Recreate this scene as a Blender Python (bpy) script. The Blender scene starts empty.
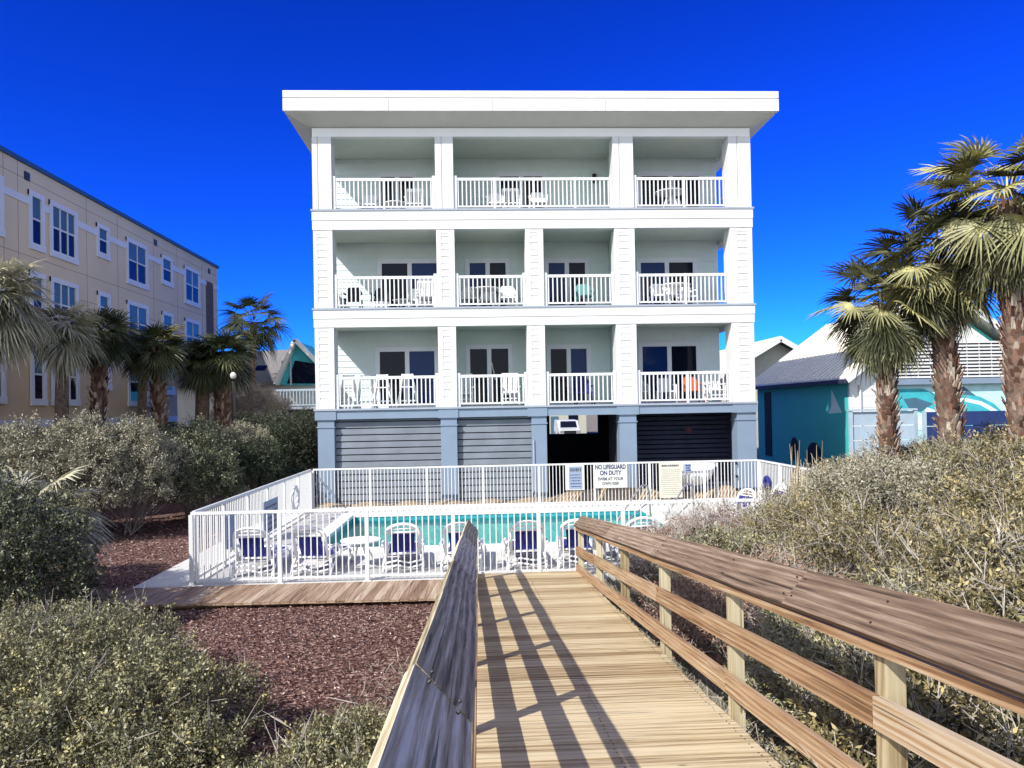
import bpy, math, random
import numpy as np
from mathutils import Vector, Matrix
random.seed(7); RNG = np.random.default_rng(7)
SC = bpy.context.scene
COL = SC.collection
PI = math.pi

# ------------------------------------------------------------------ materials
def new_mat(name):
    m = bpy.data.materials.new(name); m.use_nodes = True
    nt = m.node_tree
    return m, nt, nt.nodes, nt.links, nt.nodes['Principled BSDF']

def plain(name, col, rough=.6, metal=0.0, spec=.4, var=.06, scale=3.0, bump=0.0, bscale=40, stretch=(1, 1, 1)):
    """one paint or fabric: a base colour with slight uneven tone and fine relief"""
    m, nt, N, L, b = new_mat(name)
    tc = N.new('ShaderNodeTexCoord'); mp = N.new('ShaderNodeMapping'); mp.inputs['Scale'].default_value = stretch
    L.new(tc.outputs['Object'], mp.inputs['Vector'])
    nz = N.new('ShaderNodeTexNoise'); nz.inputs['Scale'].default_value = scale; nz.inputs['Detail'].default_value = 5
    L.new(mp.outputs[0], nz.inputs['Vector'])
    rp = N.new('ShaderNodeValToRGB')
    rp.color_ramp.elements[0].position = .3; rp.color_ramp.elements[1].position = .7
    rp.color_ramp.elements[0].color = (*[c * (1 - var) for c in col], 1)
    rp.color_ramp.elements[1].color = (*[min(1, c * (1 + var)) for c in col], 1)
    L.new(nz.outputs['Fac'], rp.inputs['Fac']); L.new(rp.outputs[0], b.inputs['Base Color'])
    b.inputs['Roughness'].default_value = rough; b.inputs['Metallic'].default_value = metal
    b.inputs['Specular IOR Level'].default_value = spec
    if bump:
        n2 = N.new('ShaderNodeTexNoise'); n2.inputs['Scale'].default_value = bscale; n2.inputs['Detail'].default_value = 4
        L.new(mp.outputs[0], n2.inputs['Vector'])
        bp = N.new('ShaderNodeBump'); bp.inputs['Strength'].default_value = bump; bp.inputs['Distance'].default_value = .02
        L.new(n2.outputs['Fac'], bp.inputs['Height']); L.new(bp.outputs[0], b.inputs['Normal'])
    return m

def wood(name, stops, axis, grain=28, rough=.75, bump=.6, slope=0.0):
    """weathered board: grain stretched along `axis`, boards differ through the 'tone' attribute"""
    m, nt, N, L, b = new_mat(name)
    tc = N.new('ShaderNodeTexCoord'); at = N.new('ShaderNodeAttribute'); at.attribute_name = 'tone'
    off = N.new('ShaderNodeVectorMath'); off.operation = 'SCALE'; off.inputs[0].default_value = (37, 53, 71)
    L.new(at.outputs['Fac'], off.inputs['Scale'])
    ad = N.new('ShaderNodeVectorMath'); ad.operation = 'ADD'
    sx = N.new('ShaderNodeSeparateXYZ'); L.new(tc.outputs['Object'], sx.inputs[0])      # follow boards that slope along y
    sz = N.new('ShaderNodeMath'); sz.operation = 'MULTIPLY_ADD'; sz.inputs[1].default_value = slope; L.new(sx.outputs['Y'], sz.inputs[0]); L.new(sx.outputs['Z'], sz.inputs[2])
    cx_ = N.new('ShaderNodeCombineXYZ'); L.new(sx.outputs['X'], cx_.inputs['X']); L.new(sx.outputs['Y'], cx_.inputs['Y']); L.new(sz.outputs[0], cx_.inputs['Z'])
    L.new(cx_.outputs[0], ad.inputs[0]); L.new(off.outputs[0], ad.inputs[1])
    mp = N.new('ShaderNodeMapping'); s = [1, 1, 1]; s[axis] = .03
    mp.inputs['Scale'].default_value = s; L.new(ad.outputs[0], mp.inputs['Vector'])
    g = N.new('ShaderNodeTexNoise'); g.inputs['Scale'].default_value = grain * 1.5; g.inputs['Detail'].default_value = 8; g.inputs['Roughness'].default_value = .65; g.inputs['Distortion'].default_value = .25
    L.new(mp.outputs[0], g.inputs['Vector'])
    s2 = [1, 1, 1]; s2[axis] = .07
    mp2 = N.new('ShaderNodeMapping'); mp2.inputs['Scale'].default_value = s2; L.new(ad.outputs[0], mp2.inputs['Vector'])
    w = N.new('ShaderNodeTexWave'); w.wave_type = 'RINGS'; w.inputs['Scale'].default_value = 9; w.inputs['Distortion'].default_value = 3.5; w.inputs['Detail'].default_value = 2; w.inputs['Detail Scale'].default_value = .8
    L.new(mp2.outputs[0], w.inputs['Vector'])
    lo = N.new('ShaderNodeTexNoise'); lo.inputs['Scale'].default_value = 2.2; lo.inputs['Detail'].default_value = 4
    L.new(mp2.outputs[0], lo.inputs['Vector'])
    m1 = N.new('ShaderNodeMath'); m1.operation = 'MULTIPLY_ADD'; m1.inputs[1].default_value = .20; L.new(w.outputs['Fac'], m1.inputs[0]); 
    m0 = N.new('ShaderNodeMath'); m0.operation = 'MULTIPLY'; m0.inputs[1].default_value = 1.0; L.new(g.outputs['Fac'], m0.inputs[0]); L.new(m0.outputs[0], m1.inputs[2])
    m2 = N.new('ShaderNodeMath'); m2.operation = 'MULTIPLY_ADD'; m2.inputs[1].default_value = .55; m2.inputs[2].default_value = -.25; L.new(lo.outputs['Fac'], m2.inputs[0])
    m3 = N.new('ShaderNodeMath'); m3.operation = 'ADD'; L.new(m1.outputs[0], m3.inputs[0]); L.new(m2.outputs[0], m3.inputs[1])
    m4 = N.new('ShaderNodeMath'); m4.operation = 'MULTIPLY_ADD'; m4.inputs[1].default_value = .26; L.new(at.outputs['Fac'], m4.inputs[0]); 
    m5 = N.new('ShaderNodeMath'); m5.operation = 'ADD'; m5.inputs[1].default_value = -.18; L.new(m3.outputs[0], m5.inputs[0]); L.new(m5.outputs[0], m4.inputs[2])
    rp = N.new('ShaderNodeValToRGB'); e = rp.color_ramp.elements
    e[0].position, e[0].color = stops[0][0], (*stops[0][1], 1); e[1].position, e[1].color = stops[-1][0], (*stops[-1][1], 1)
    for p, c in stops[1:-1]:
        q = e.new(p); q.color = (*c, 1)
    L.new(m4.outputs[0], rp.inputs['Fac']);     pass
    s3 = [1, 1, 1]; s3[axis] = .012
    mp3 = N.new('ShaderNodeMapping'); mp3.inputs['Scale'].default_value = s3; L.new(ad.outputs[0], mp3.inputs['Vector'])
    ck = N.new('ShaderNodeTexNoise'); ck.inputs['Scale'].default_value = 95; ck.inputs['Detail'].default_value = 2; ck.inputs['Distortion'].default_value = .3; L.new(mp3.outputs[0], ck.inputs['Vector'])
    cr = N.new('ShaderNodeMapRange'); cr.inputs['From Min'].default_value = .60; cr.inputs['From Max'].default_value = .67; cr.inputs['To Max'].default_value = .75; L.new(ck.outputs['Fac'], cr.inputs['Value'])
    kn = N.new('ShaderNodeTexVoronoi'); kn.inputs['Scale'].default_value = 6; s4 = [1, 1, 1]; s4[axis] = .28
    mp4 = N.new('ShaderNodeMapping'); mp4.inputs['Scale'].default_value = s4; L.new(ad.outputs[0], mp4.inputs['Vector']); L.new(mp4.outputs[0], kn.inputs['Vector'])
    kr = N.new('ShaderNodeMapRange'); kr.inputs['From Min'].default_value = .07; kr.inputs['From Max'].default_value = .035; kr.inputs['To Max'].default_value = .7; L.new(kn.outputs['Distance'], kr.inputs['Value'])
    mxk = N.new('ShaderNodeMath'); mxk.operation = 'MAXIMUM'; L.new(cr.outputs[0], mxk.inputs[0]); L.new(kr.outputs[0], mxk.inputs[1])
    dk = N.new('ShaderNodeMix'); dk.data_type = 'RGBA'; dk.inputs['B'].default_value = (*[c * .35 for c in stops[0][1]], 1); L.new(mxk.outputs[0], dk.inputs['Factor']); L.new(rp.outputs[0], dk.inputs['A'])
    L.new(dk.outputs['Result'], b.inputs['Base Color'])
    b.inputs['Roughness'].default_value = rough; b.inputs['Specular IOR Level'].default_value = .3
    bp = N.new('ShaderNodeBump'); bp.inputs['Strength'].default_value = bump; bp.inputs['Distance'].default_value = .006
    L.new(m1.outputs[0], bp.inputs['Height']); L.new(bp.outputs[0], b.inputs['Normal'])
    return m

def leafmat(name, stops, rough=.5, spec=.45, trans=.12):
    """foliage: tone attribute per leaf or clump picks the colour"""
    m, nt, N, L, b = new_mat(name)
    at = N.new('ShaderNodeAttribute'); at.attribute_name = 'tone'
    rp = N.new('ShaderNodeValToRGB'); e = rp.color_ramp.elements
    e[0].position, e[0].color = stops[0][0], (*stops[0][1], 1); e[1].position, e[1].color = stops[-1][0], (*stops[-1][1], 1)
    for p, c in stops[1:-1]:
        q = e.new(p); q.color = (*c, 1)
    L.new(at.outputs['Fac'], rp.inputs['Fac']); L.new(rp.outputs[0], b.inputs['Base Color'])
    b.inputs['Roughness'].default_value = rough; b.inputs['Specular IOR Level'].default_value = spec
    if trans:
        t = N.new('ShaderNodeBsdfTranslucent'); L.new(rp.outputs[0], t.inputs['Color'])
        mx = N.new('ShaderNodeMixShader'); mx.inputs[0].default_value = trans
        L.new(b.outputs[0], mx.inputs[1]); L.new(t.outputs[0], mx.inputs[2])
        L.new(mx.outputs[0], N['Material Output'].inputs['Surface'])
    return m

WHITE = plain('white_paint', (.62, .625, .62), .55, var=.05, scale=.9)
WHITE_S = plain('white_siding', (.78, .79, .77), .6, var=.03, scale=1.2)
PORCH = plain('porch_wall_paint', (.60, .70, .69), .7, var=.03)
CEIL = plain('porch_ceiling_paint', (.62, .68, .58), .7, var=.03)
SOFFIT = plain('soffit_paint', (.60, .60, .56), .7, var=.03)
BLUEG = plain('blue_grey_paint', (.18, .235, .32), .6, var=.04, scale=2)
BLUEP = plain('pale_blue_grey_louvre', (.155, .175, .21), .6, var=.12, scale=2)
DARKB = plain('dark_navy_board', (.025, .03, .07), .7, var=.2)
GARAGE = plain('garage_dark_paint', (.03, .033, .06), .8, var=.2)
GREYEDGE = plain('grey_deck_edge', (.30, .33, .40), .7)
ALU = plain('white_aluminium', (.66, .66, .66), .35, var=.01, spec=.5)
DOORF = plain('door_frame_vinyl', (.68, .72, .78), .4, var=.02)
CURTAIN = plain('curtain_cloth', (.6, .6, .55), .9, var=.1, bump=.4, bscale=20)
RESIN = plain('white_resin', (.80, .80, .80), .4, var=.02)
NAVY = plain('navy_sling_fabric', (.015, .02, .17), .8, var=.15, scale=30, bump=.3, bscale=300)
BLACKP = plain('black_plastic', (.012, .012, .015), .5)
DARKSLING = plain('charcoal_sling', (.02, .02, .035), .7)
TEALP = plain('teal_resin', (.10, .26, .27), .5)
ORANGE = plain('orange_fabric', (.45, .10, .045), .8)
CHROME = plain('brushed_steel', (.42, .41, .39), .45, metal=.6, var=.05)
CONC = plain('pool_deck_concrete', (.56, .55, .53), .85, var=.08, scale=1.4, bump=.15, bscale=60)
COPING = plain('pool_coping', (.78, .78, .76), .7, var=.03)
POOLT = plain('pool_plaster', (.36, .62, .60), .6, var=.14, scale=1.2)
POOLB = plain('pool_tile_band', (.04, .30, .36), .3, var=.3, scale=14)
TAN = plain('tan_stucco', (.64, .52, .35), .9, var=.05, scale=.5, bump=.2, bscale=60)
TANL = plain('ochre_stucco', (.56, .43, .25), .9, var=.06, scale=.5, bump=.2, bscale=60)
NAVYEDGE = plain('dark_blue_coping', (.02, .07, .16), .5)
TEAL = plain('teal_painted_wall', (.06, .47, .44), .7, var=.05, scale=1)
MURALBG = plain('pale_aqua_mural_ground', (.42, .66, .68), .7, var=.12, scale=2.5)
MURALT = plain('mural_turquoise', (.04, .36, .42), .7, var=.15, scale=3)
MURALD = plain('mural_slate', (.05, .12, .18), .7)
MURALW = plain('mural_pale_paint', (.62, .78, .74), .7, var=.1)
MURALK = plain('mural_black', (.008, .01, .012), .7)
METALR = plain('cream_metal_roof', (.74, .71, .60), .45, var=.04, scale=1.5)
SHINGLE = plain('grey_shingles', (.20, .19, .19), .9, var=.5, scale=16, bump=.5, bscale=40, stretch=(1, 3, 3))
BEIGE = plain('beige_siding', (.42, .41, .34), .8)
CREAMW = plain('cream_wall', (.72, .69, .64), .85, var=.1)
NAVYF = plain('navy_board_tone', (.012, .03, .12), .6, var=.1)  # right-hand boards get one even, much darker blue
PALEF = plain('pale_blue_board_paint', (.32, .40, .48), .7, var=.08)
RUBBER = plain('tyre_rubber', (.015, .015, .015), .8)
CARW = plain('white_car_paint', (.55, .56, .57), .25, spec=.6, var=.01)
ASPH = plain('asphalt', (.055, .055, .058), .9, var=.25, scale=6, bump=.3, bscale=90)
SIGNW = plain('sign_white', (.58, .58, .55), .6)
SIGNC = plain('sign_cream', (.56, .54, .45), .6, var=.04)
SIGNB = plain('sign_blue_ink', (.012, .016, .09), .6)
SIGNG = plain('sign_pale_blue', (.25, .30, .42), .6)
SIGNI = plain('sign_faded_ink', (.09, .09, .11), .6)
BARK = plain('shrub_bark', (.20, .17, .14), .9, var=.3, scale=20)
TWIG = plain('dry_grey_twig', (.42, .38, .34), .9, var=.3, scale=15)
TRUNKD = plain('palm_trunk_fibre', (.13, .09, .07), .95, var=.5, scale=9, bump=.8, bscale=30)
BOOT = leafmat('palm_boot', [(0, (.07, .035, .025)), (.5, (.25, .14, .10)), (.8, (.36, .26, .20)), (1, (.55, .48, .40))], .9, .1, 0)
STRAW = leafmat('dry_straw', [(0, (.30, .24, .15)), (1, (.55, .47, .32))], .8, .2, .1)
LAMPG = plain('lamp_globe_glass', (.8, .8, .75), .3)
POLE = plain('dark_bronze_pole', (.03, .025, .02), .5)

def glass_mat(name, col, rough=.06):
    m, nt, N, L, b = new_mat(name)
    b.inputs['Base Color'].default_value = (*col, 1); b.inputs['Roughness'].default_value = rough
    b.inputs['Specular IOR Level'].default_value = .12
    return m
GLASSD = glass_mat('dark_window_glass', (.006, .008, .02))
GLASSB = glass_mat('blue_window_glass', (.008, .03, .13))
GLASST = glass_mat('greenish_window_glass', (.07, .13, .14), .1)

def water_mat():
    m, nt, N, L, b = new_mat('pool_water'); N.remove(b)
    tr = N.new('ShaderNodeBsdfTransparent'); tr.inputs[0].default_value = (.55, .95, .92, 1)
    gl = N.new('ShaderNodeBsdfGlossy'); gl.inputs['Roughness'].default_value = .03
    fr = N.new('ShaderNodeFresnel'); fr.inputs[0].default_value = 1.33
    nz = N.new('ShaderNodeTexNoise'); nz.inputs['Scale'].default_value = 5; nz.inputs['Detail'].default_value = 3
    tc = N.new('ShaderNodeTexCoord'); L.new(tc.outputs['Object'], nz.inputs['Vector'])
    bp = N.new('ShaderNodeBump'); bp.inputs['Strength'].default_value = .5; bp.inputs['Distance'].default_value = .04
    L.new(nz.outputs['Fac'], bp.inputs['Height']); L.new(bp.outputs[0], gl.inputs['Normal']); L.new(bp.outputs[0], fr.inputs['Normal'])
    h = N.new('ShaderNodeMath'); h.operation = 'MULTIPLY'; h.inputs[1].default_value = .55; L.new(fr.outputs[0], h.inputs[0])
    mx = N.new('ShaderNodeMixShader'); L.new(h.outputs[0], mx.inputs[0]); L.new(tr.outputs[0], mx.inputs[1]); L.new(gl.outputs[0], mx.inputs[2])
    L.new(mx.outputs[0], N['Material Output'].inputs['Surface'])
    return m
WATER = water_mat()

def ground_mat():
    """pine straw and bark mulch on the left, dune sand with litter on the right, dark paving far behind"""
    m, nt, N, L, b = new_mat('ground_cover')
    ge = N.new('ShaderNodeNewGeometry'); sp = N.new('ShaderNodeSeparateXYZ'); L.new(ge.outputs['Position'], sp.inputs[0])
    v = N.new('ShaderNodeTexVoronoi'); v.inputs['Scale'].default_value = 26; L.new(ge.outputs['Position'], v.inputs['Vector'])
    r1 = N.new('ShaderNodeValToRGB'); e = r1.color_ramp.elements
    e[0].position, e[0].color = 0, (.030, .014, .013, 1); e[1].position, e[1].color = 1, (.36, .25, .22, 1)
    q = e.new(.45); q.color = (.11, .055, .045, 1); q = e.new(.8); q.color = (.20, .12, .10, 1)
    sr = N.new('ShaderNodeSeparateColor'); L.new(v.outputs['Color'], sr.inputs[0]); L.new(sr.outputs[0], r1.inputs['Fac'])
    n2 = N.new('ShaderNodeTexNoise'); n2.inputs['Scale'].default_value = 9; n2.inputs['Detail'].default_value = 8; L.new(ge.outputs['Position'], n2.inputs['Vector'])
    r2 = N.new('ShaderNodeValToRGB'); e = r2.color_ramp.elements
    e[0].position, e[0].color = .35, (.06, .05, .04, 1); e[1].position, e[1].color = .65, (.34, .30, .24, 1)
    L.new(n2.outputs['Fac'], r2.inputs['Fac'])
    mx = N.new('ShaderNodeMix'); mx.data_type = 'RGBA'
    k = N.new('ShaderNodeMapRange'); k.inputs['From Min'].default_value = -.2; k.inputs['From Max'].default_value = .5; L.new(sp.outputs['X'], k.inputs['Value'])
    L.new(k.outputs[0], mx.inputs['Factor']); L.new(r1.outputs[0], mx.inputs['A']); L.new(r2.outputs[0], mx.inputs['B'])
    L.new(mx.outputs['Result'], b.inputs['Base Color']); b.inputs['Roughness'].default_value = .95; b.inputs['Specular IOR Level'].default_value = .15
    bp = N.new('ShaderNodeBump'); bp.inputs['Strength'].default_value = .9; bp.inputs['Distance'].default_value = .03
    L.new(v.outputs['Distance'], bp.inputs['Height']); L.new(bp.outputs[0], b.inputs['Normal'])
    return m
GROUND = ground_mat()

DECKW = wood('deck_planks', [(.15, (.09, .055, .03)), (.33, (.23, .145, .07)), (.47, (.38, .275, .15)), (.72, (.62, .51, .33))], 0, grain=30)
RAILW = wood('weathered_rail_wood', [(.16, (.035, .022, .015)), (.36, (.115, .075, .05)), (.56, (.20, .135, .092)), (.85, (.36, .28, .21))], 1, grain=48, bump=.9, slope=.1095)
GREYW = wood('grey_rail_wood', [(.20, (.05, .04, .025)), (.38, (.25, .205, .12)), (.54, (.44, .37, .23)), (.74, (.72, .65, .48))], 1, grain=52, bump=1.0, slope=.1095)
POSTW = wood('pale_post_wood', [(.18, (.16, .11, .05)), (.40, (.34, .27, .15)), (.80, (.58, .52, .37))], 2, grain=26, bump=.5)
BOARDW = wood('low_rail_boards', [(.18, (.09, .045, .02)), (.42, (.27, .15, .075)), (.6, (.38, .25, .14)), (.85, (.50, .40, .28))], 1, grain=30, slope=.117)
WALKW = wood('walkway_boards', [(.18, (.06, .035, .025)), (.42, (.21, .13, .085)), (.6, (.32, .22, .15)), (.85, (.48, .38, .29))], 1, grain=26)

# ------------------------------------------------------------------ mesh building
def wloc(o):
    v = Vector((0, 0, 0))
    while o is not None:
        v += Vector(o.location); o = o.parent
    return v

def tag(o, label=None, cat=None, group=None, kind=None):
    if label: o['label'] = label
    if cat: o['category'] = cat
    if group: o['group'] = group
    if kind: o['kind'] = kind
    return o

def thing(name, label, cat, loc=(0, 0, 0), group=None):
    o = bpy.data.objects.new(name, None); COL.objects.link(o); o.location = loc; o.empty_display_size = .2
    return tag(o, label, cat, group)

class MB:
    """collects solids in scene coordinates; build() links them as ONE mesh object"""
    def __init__(s): s.v = []; s.f = []; s.t = []; s.tone = 0.5
    def add(s, vs, fs):
        n = len(s.v); s.v += [tuple(p) for p in vs]; s.t += [s.tone] * len(vs)
        s.f += [tuple(i + n for i in f) for f in fs]
    def box(s, x0, x1, y0, y1, z0, z1):
        s.add([(x0, y0, z0), (x1, y0, z0), (x1, y1, z0), (x0, y1, z0), (x0, y0, z1), (x1, y0, z1), (x1, y1, z1), (x0, y1, z1)],
              [(0, 3, 2, 1), (4, 5, 6, 7), (0, 1, 5, 4), (1, 2, 6, 5), (2, 3, 7, 6), (3, 0, 4, 7)])
    def hexa(s, p):
        s.add(p, [(0, 3, 2, 1), (4, 5, 6, 7), (0, 1, 5, 4), (1, 2, 6, 5), (2, 3, 7, 6), (3, 0, 4, 7)])
    def beam(s, a, b, w, h, up=(0, 0, 1)):
        a, b = Vector(a), Vector(b); d = (b - a).normalized(); u = Vector(up)
        r = d.cross(u)
        if r.length < 1e-4: r = d.cross(Vector((1, 0, 0)))
        r.normalize(); u = r.cross(d).normalized()
        r *= w / 2; u *= h / 2
        s.hexa([a - r - u, a + r - u, b + r - u, b - r - u, a - r + u, a + r + u, b + r + u, b - r + u])
    def tube(s, pts, rad, n=8, cap=True):
        pts = [Vector(p) for p in pts]; rads = rad if isinstance(rad, (list, tuple)) else [rad] * len(pts)
        rings = []; vs = []
        for i, p in enumerate(pts):
            d = (pts[min(i + 1, len(pts) - 1)] - pts[max(i - 1, 0)]).normalized()
            a = d.orthogonal() if i == 0 else (pa - d * pa.dot(d))
            a.normalize(); pa = a; c = d.cross(a)
            for k in range(n):
                t = 2 * PI * k / n; vs.append(p + (a * math.cos(t) + c * math.sin(t)) * rads[i])
        fs = []
        for i in range(len(pts) - 1):
            for k in range(n):
                k2 = (k + 1) % n; fs.append((i * n + k, i * n + k2, (i + 1) * n + k2, (i + 1) * n + k))
        if cap: fs += [tuple(range(n))[::-1], tuple((len(pts) - 1) * n + k for k in range(n))]
        s.add(vs, fs)
    def lathe(s, c, prof, n=20):
        vs = []; fs = []
        for r, z in prof:
            for k in range(n): t = 2 * PI * k / n; vs.append((c[0] + r * math.cos(t), c[1] + r * math.sin(t), c[2] + z))
        for i in range(len(prof) - 1):
            for k in range(n): k2 = (k + 1) % n; fs.append((i * n + k, i * n + k2, (i + 1) * n + k2, (i + 1) * n + k))
        fs += [tuple(range(n))[::-1], tuple((len(prof) - 1) * n + k for k in range(n))]
        s.add(vs, fs)
    def prism(s, pts, ext):
        """outline of 3-D points pushed along ext"""
        e = Vector(ext); n = len(pts); P = [Vector(p) for p in pts]
        s.add(P + [p + e for p in P], [tuple(range(n))[::-1], tuple(range(n, 2 * n))] + [(i, (i + 1) % n, n + (i + 1) % n, n + i) for i in range(n)])
    def build(s, name, mat, parent=None, smooth=False, bevel=0, label=None):
        me = bpy.data.meshes.new(name)
        o = bpy.data.objects.new(name, me); COL.objects.link(o)
        off = Vector((0, 0, 0))
        if parent is not None: o.parent = parent; off = wloc(parent)
        me.from_pydata([(x - off.x, y - off.y, z - off.z) for x, y, z in s.v], [], s.f)
        a = me.attributes.new('tone', 'FLOAT', 'POINT'); a.data.foreach_set('value', s.t)
        me.materials.append(mat)
        import bmesh
        bm = bmesh.new(); bm.from_mesh(me); bmesh.ops.recalc_face_normals(bm, faces=bm.faces)
        bm.to_mesh(me); bm.free()
        if smooth: me.polygons.foreach_set('use_smooth', [True] * len(me.polygons))
        if bevel:
            md = o.modifiers.new('edge', 'BEVEL'); md.width = bevel; md.segments = 2; md.limit_method = 'ANGLE'
        if label: o['label'] = label
        return o

def raw_mesh(name, V, F4, tone, mat, parent=None):
    """many quads from numpy arrays; V (n,3), F4 (m,4)"""
    me = bpy.data.meshes.new(name); o = bpy.data.objects.new(name, me); COL.objects.link(o)
    if parent is not None:
        o.parent = parent; w = wloc(parent); V = V - np.array([w.x, w.y, w.z])
    me.vertices.add(len(V)); me.vertices.foreach_set('co', V.astype(np.float32).ravel())
    me.loops.add(F4.size); me.loops.foreach_set('vertex_index', F4.astype(np.int32).ravel())
    me.polygons.add(len(F4)); me.polygons.foreach_set('loop_start', np.arange(0, F4.size, 4, dtype=np.int32))
    me.update(calc_edges=True); me.validate()
    a = me.attributes.new('tone', 'FLOAT', 'POINT'); a.data.foreach_set('value', tone.astype(np.float32))
    me.materials.append(mat)
    return o

def copy_thing(root, loc, rz=0, scale=None, label=None, group=None):
    r = root.copy(); COL.objects.link(r); r.location = loc; r.rotation_euler = (0, 0, rz)
    if scale: r.scale = (scale,) * 3
    if label: r['label'] = label
    if group: r['group'] = group
    for ch in list(root.children):
        c = ch.copy(); COL.objects.link(c); c.parent = r
        for g in list(ch.children):
            d = g.copy(); COL.objects.link(d); d.parent = c
    return r

def unit(a): return a / np.maximum(np.linalg.norm(a, axis=-1, keepdims=True), 1e-9)

def leaf_quads(P, D, L, W, tone, curl=.35):
    """a folded two-quad-wide leaf at each P along D"""
    n = len(P); up = RNG.normal(size=(n, 3)); S = unit(np.cross(D, up)); Nn = np.cross(S, D)
    L = np.asarray(L).reshape(-1, 1) * np.ones((n, 1)); W = np.asarray(W).reshape(-1, 1) * np.ones((n, 1))
    a = P; m = P + D * L * .5 - Nn * L * curl * .25; t = P + D * L - Nn * L * curl * .0
    V = np.stack([a, m + S * W * .5, t, m - S * W * .5], 1).reshape(-1, 3)
    F = np.arange(n * 4).reshape(n, 4)
    return V, F, np.repeat(tone, 4)
# ------------------------------------------------------------------ camera, sun, sky
cam = bpy.data.cameras.new('camera'); co = bpy.data.objects.new('camera', cam); COL.objects.link(co); SC.camera = co
TH, RHO, PIT = .046690, .017958, .008173
f0 = Vector((math.sin(TH), math.cos(TH), 0)); r0 = Vector((math.cos(TH), -math.sin(TH), 0)); u0 = Vector((0, 0, 1))
fw = f0 * math.cos(PIT) + u0 * math.sin(PIT); up = -f0 * math.sin(PIT) + u0 * math.cos(PIT)
rr = r0 * math.cos(RHO) - up * math.sin(RHO); uu = r0 * math.sin(RHO) + up * math.cos(RHO)
co.matrix_world = Matrix(((rr.x, uu.x, -fw.x, 0), (rr.y, uu.y, -fw.y, 0), (rr.z, uu.z, -fw.z, 3.0), (0, 0, 0, 1)))
cam.sensor_width = 36; cam.lens = 739.54 / 1024 * 36; cam.shift_y = 18.58 / 1024; cam.clip_end = 3000; cam.clip_start = .05

SD = Vector((.86, .84, -1.0)).normalized()      # the way the light travels
sl = bpy.data.lights.new('sun', 'SUN'); so = bpy.data.objects.new('sun', sl); COL.objects.link(so)
sl.energy = 4.8; sl.angle = math.radians(.5); sl.color = (1, .96, .88)
so.rotation_euler = SD.to_track_quat('-Z', 'Y').to_euler(); so.location = (-20, -20, 30)
wd = bpy.data.worlds.new('World'); SC.world = wd; wd.use_nodes = True
N = wd.node_tree.nodes; L = wd.node_tree.links; bg = N['Background']
sky = N.new('ShaderNodeTexSky'); sky.sky_type = 'NISHITA'; sky.sun_disc = False
sky.sun_elevation = math.asin(-SD.z); sky.sun_rotation = math.atan2(-SD.x, -SD.y)
sky.air_density = 1.0; sky.dust_density = .1; sky.ozone_density = 4.0; sky.altitude = 0
hs = N.new('ShaderNodeHueSaturation'); hs.inputs['Saturation'].default_value = 1.15; hs.inputs['Hue'].default_value = .513; hs.inputs['Value'].default_value = 1.0
tint = N.new('ShaderNodeMix'); tint.data_type = 'RGBA'; tint.blend_type = 'MULTIPLY'; tint.inputs['Factor'].default_value = 1; tint.inputs['B'].default_value = (.030, .098, .200, 1)
L.new(sky.outputs[0], hs.inputs['Color']); L.new(hs.outputs[0], tint.inputs['A']); gm = N.new('ShaderNodeGamma'); gm.inputs[1].default_value = 1.55; L.new(tint.outputs['Result'], gm.inputs[0])
sc_ = N.new('ShaderNodeVectorMath'); sc_.operation = 'SCALE'; sc_.inputs['Scale'].default_value = 6.3; L.new(gm.outputs[0], sc_.inputs[0])
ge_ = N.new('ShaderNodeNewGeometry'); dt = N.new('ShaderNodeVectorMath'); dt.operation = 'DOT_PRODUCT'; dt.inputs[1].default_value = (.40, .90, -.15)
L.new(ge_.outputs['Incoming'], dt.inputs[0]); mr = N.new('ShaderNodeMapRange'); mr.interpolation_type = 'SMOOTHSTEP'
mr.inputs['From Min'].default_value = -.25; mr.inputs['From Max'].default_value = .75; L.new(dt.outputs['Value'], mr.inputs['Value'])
fill_sky = N.new('ShaderNodeHueSaturation'); fill_sky.inputs['Saturation'].default_value = .42; fill_sky.inputs['Value'].default_value = 1.5; L.new(sky.outputs[0], fill_sky.inputs['Color'])  # paler, brighter sky added behind the camera as neutral fill light
mz = N.new('ShaderNodeMix'); mz.data_type = 'RGBA'; L.new(mr.outputs[0], mz.inputs['Factor']); L.new(sc_.outputs[0], mz.inputs['A']); L.new(fill_sky.outputs[0], mz.inputs['B'])
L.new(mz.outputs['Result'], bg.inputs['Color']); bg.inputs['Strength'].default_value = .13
SC.view_settings.view_transform = 'Standard'; SC.view_settings.look = 'None'; SC.view_settings.exposure = .47; SC.view_settings.gamma = 1.0
SC.cycles.max_bounces = 8; SC.cycles.diffuse_bounces = 4; SC.cycles.transparent_max_bounces = 8
SC.cycles.use_denoising = True; SC.cycles.use_adaptive_sampling = True
SC.cycles.caustics_reflective = False; SC.cycles.caustics_refractive = False
SC.cycles.sample_clamp_indirect = 6

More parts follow.
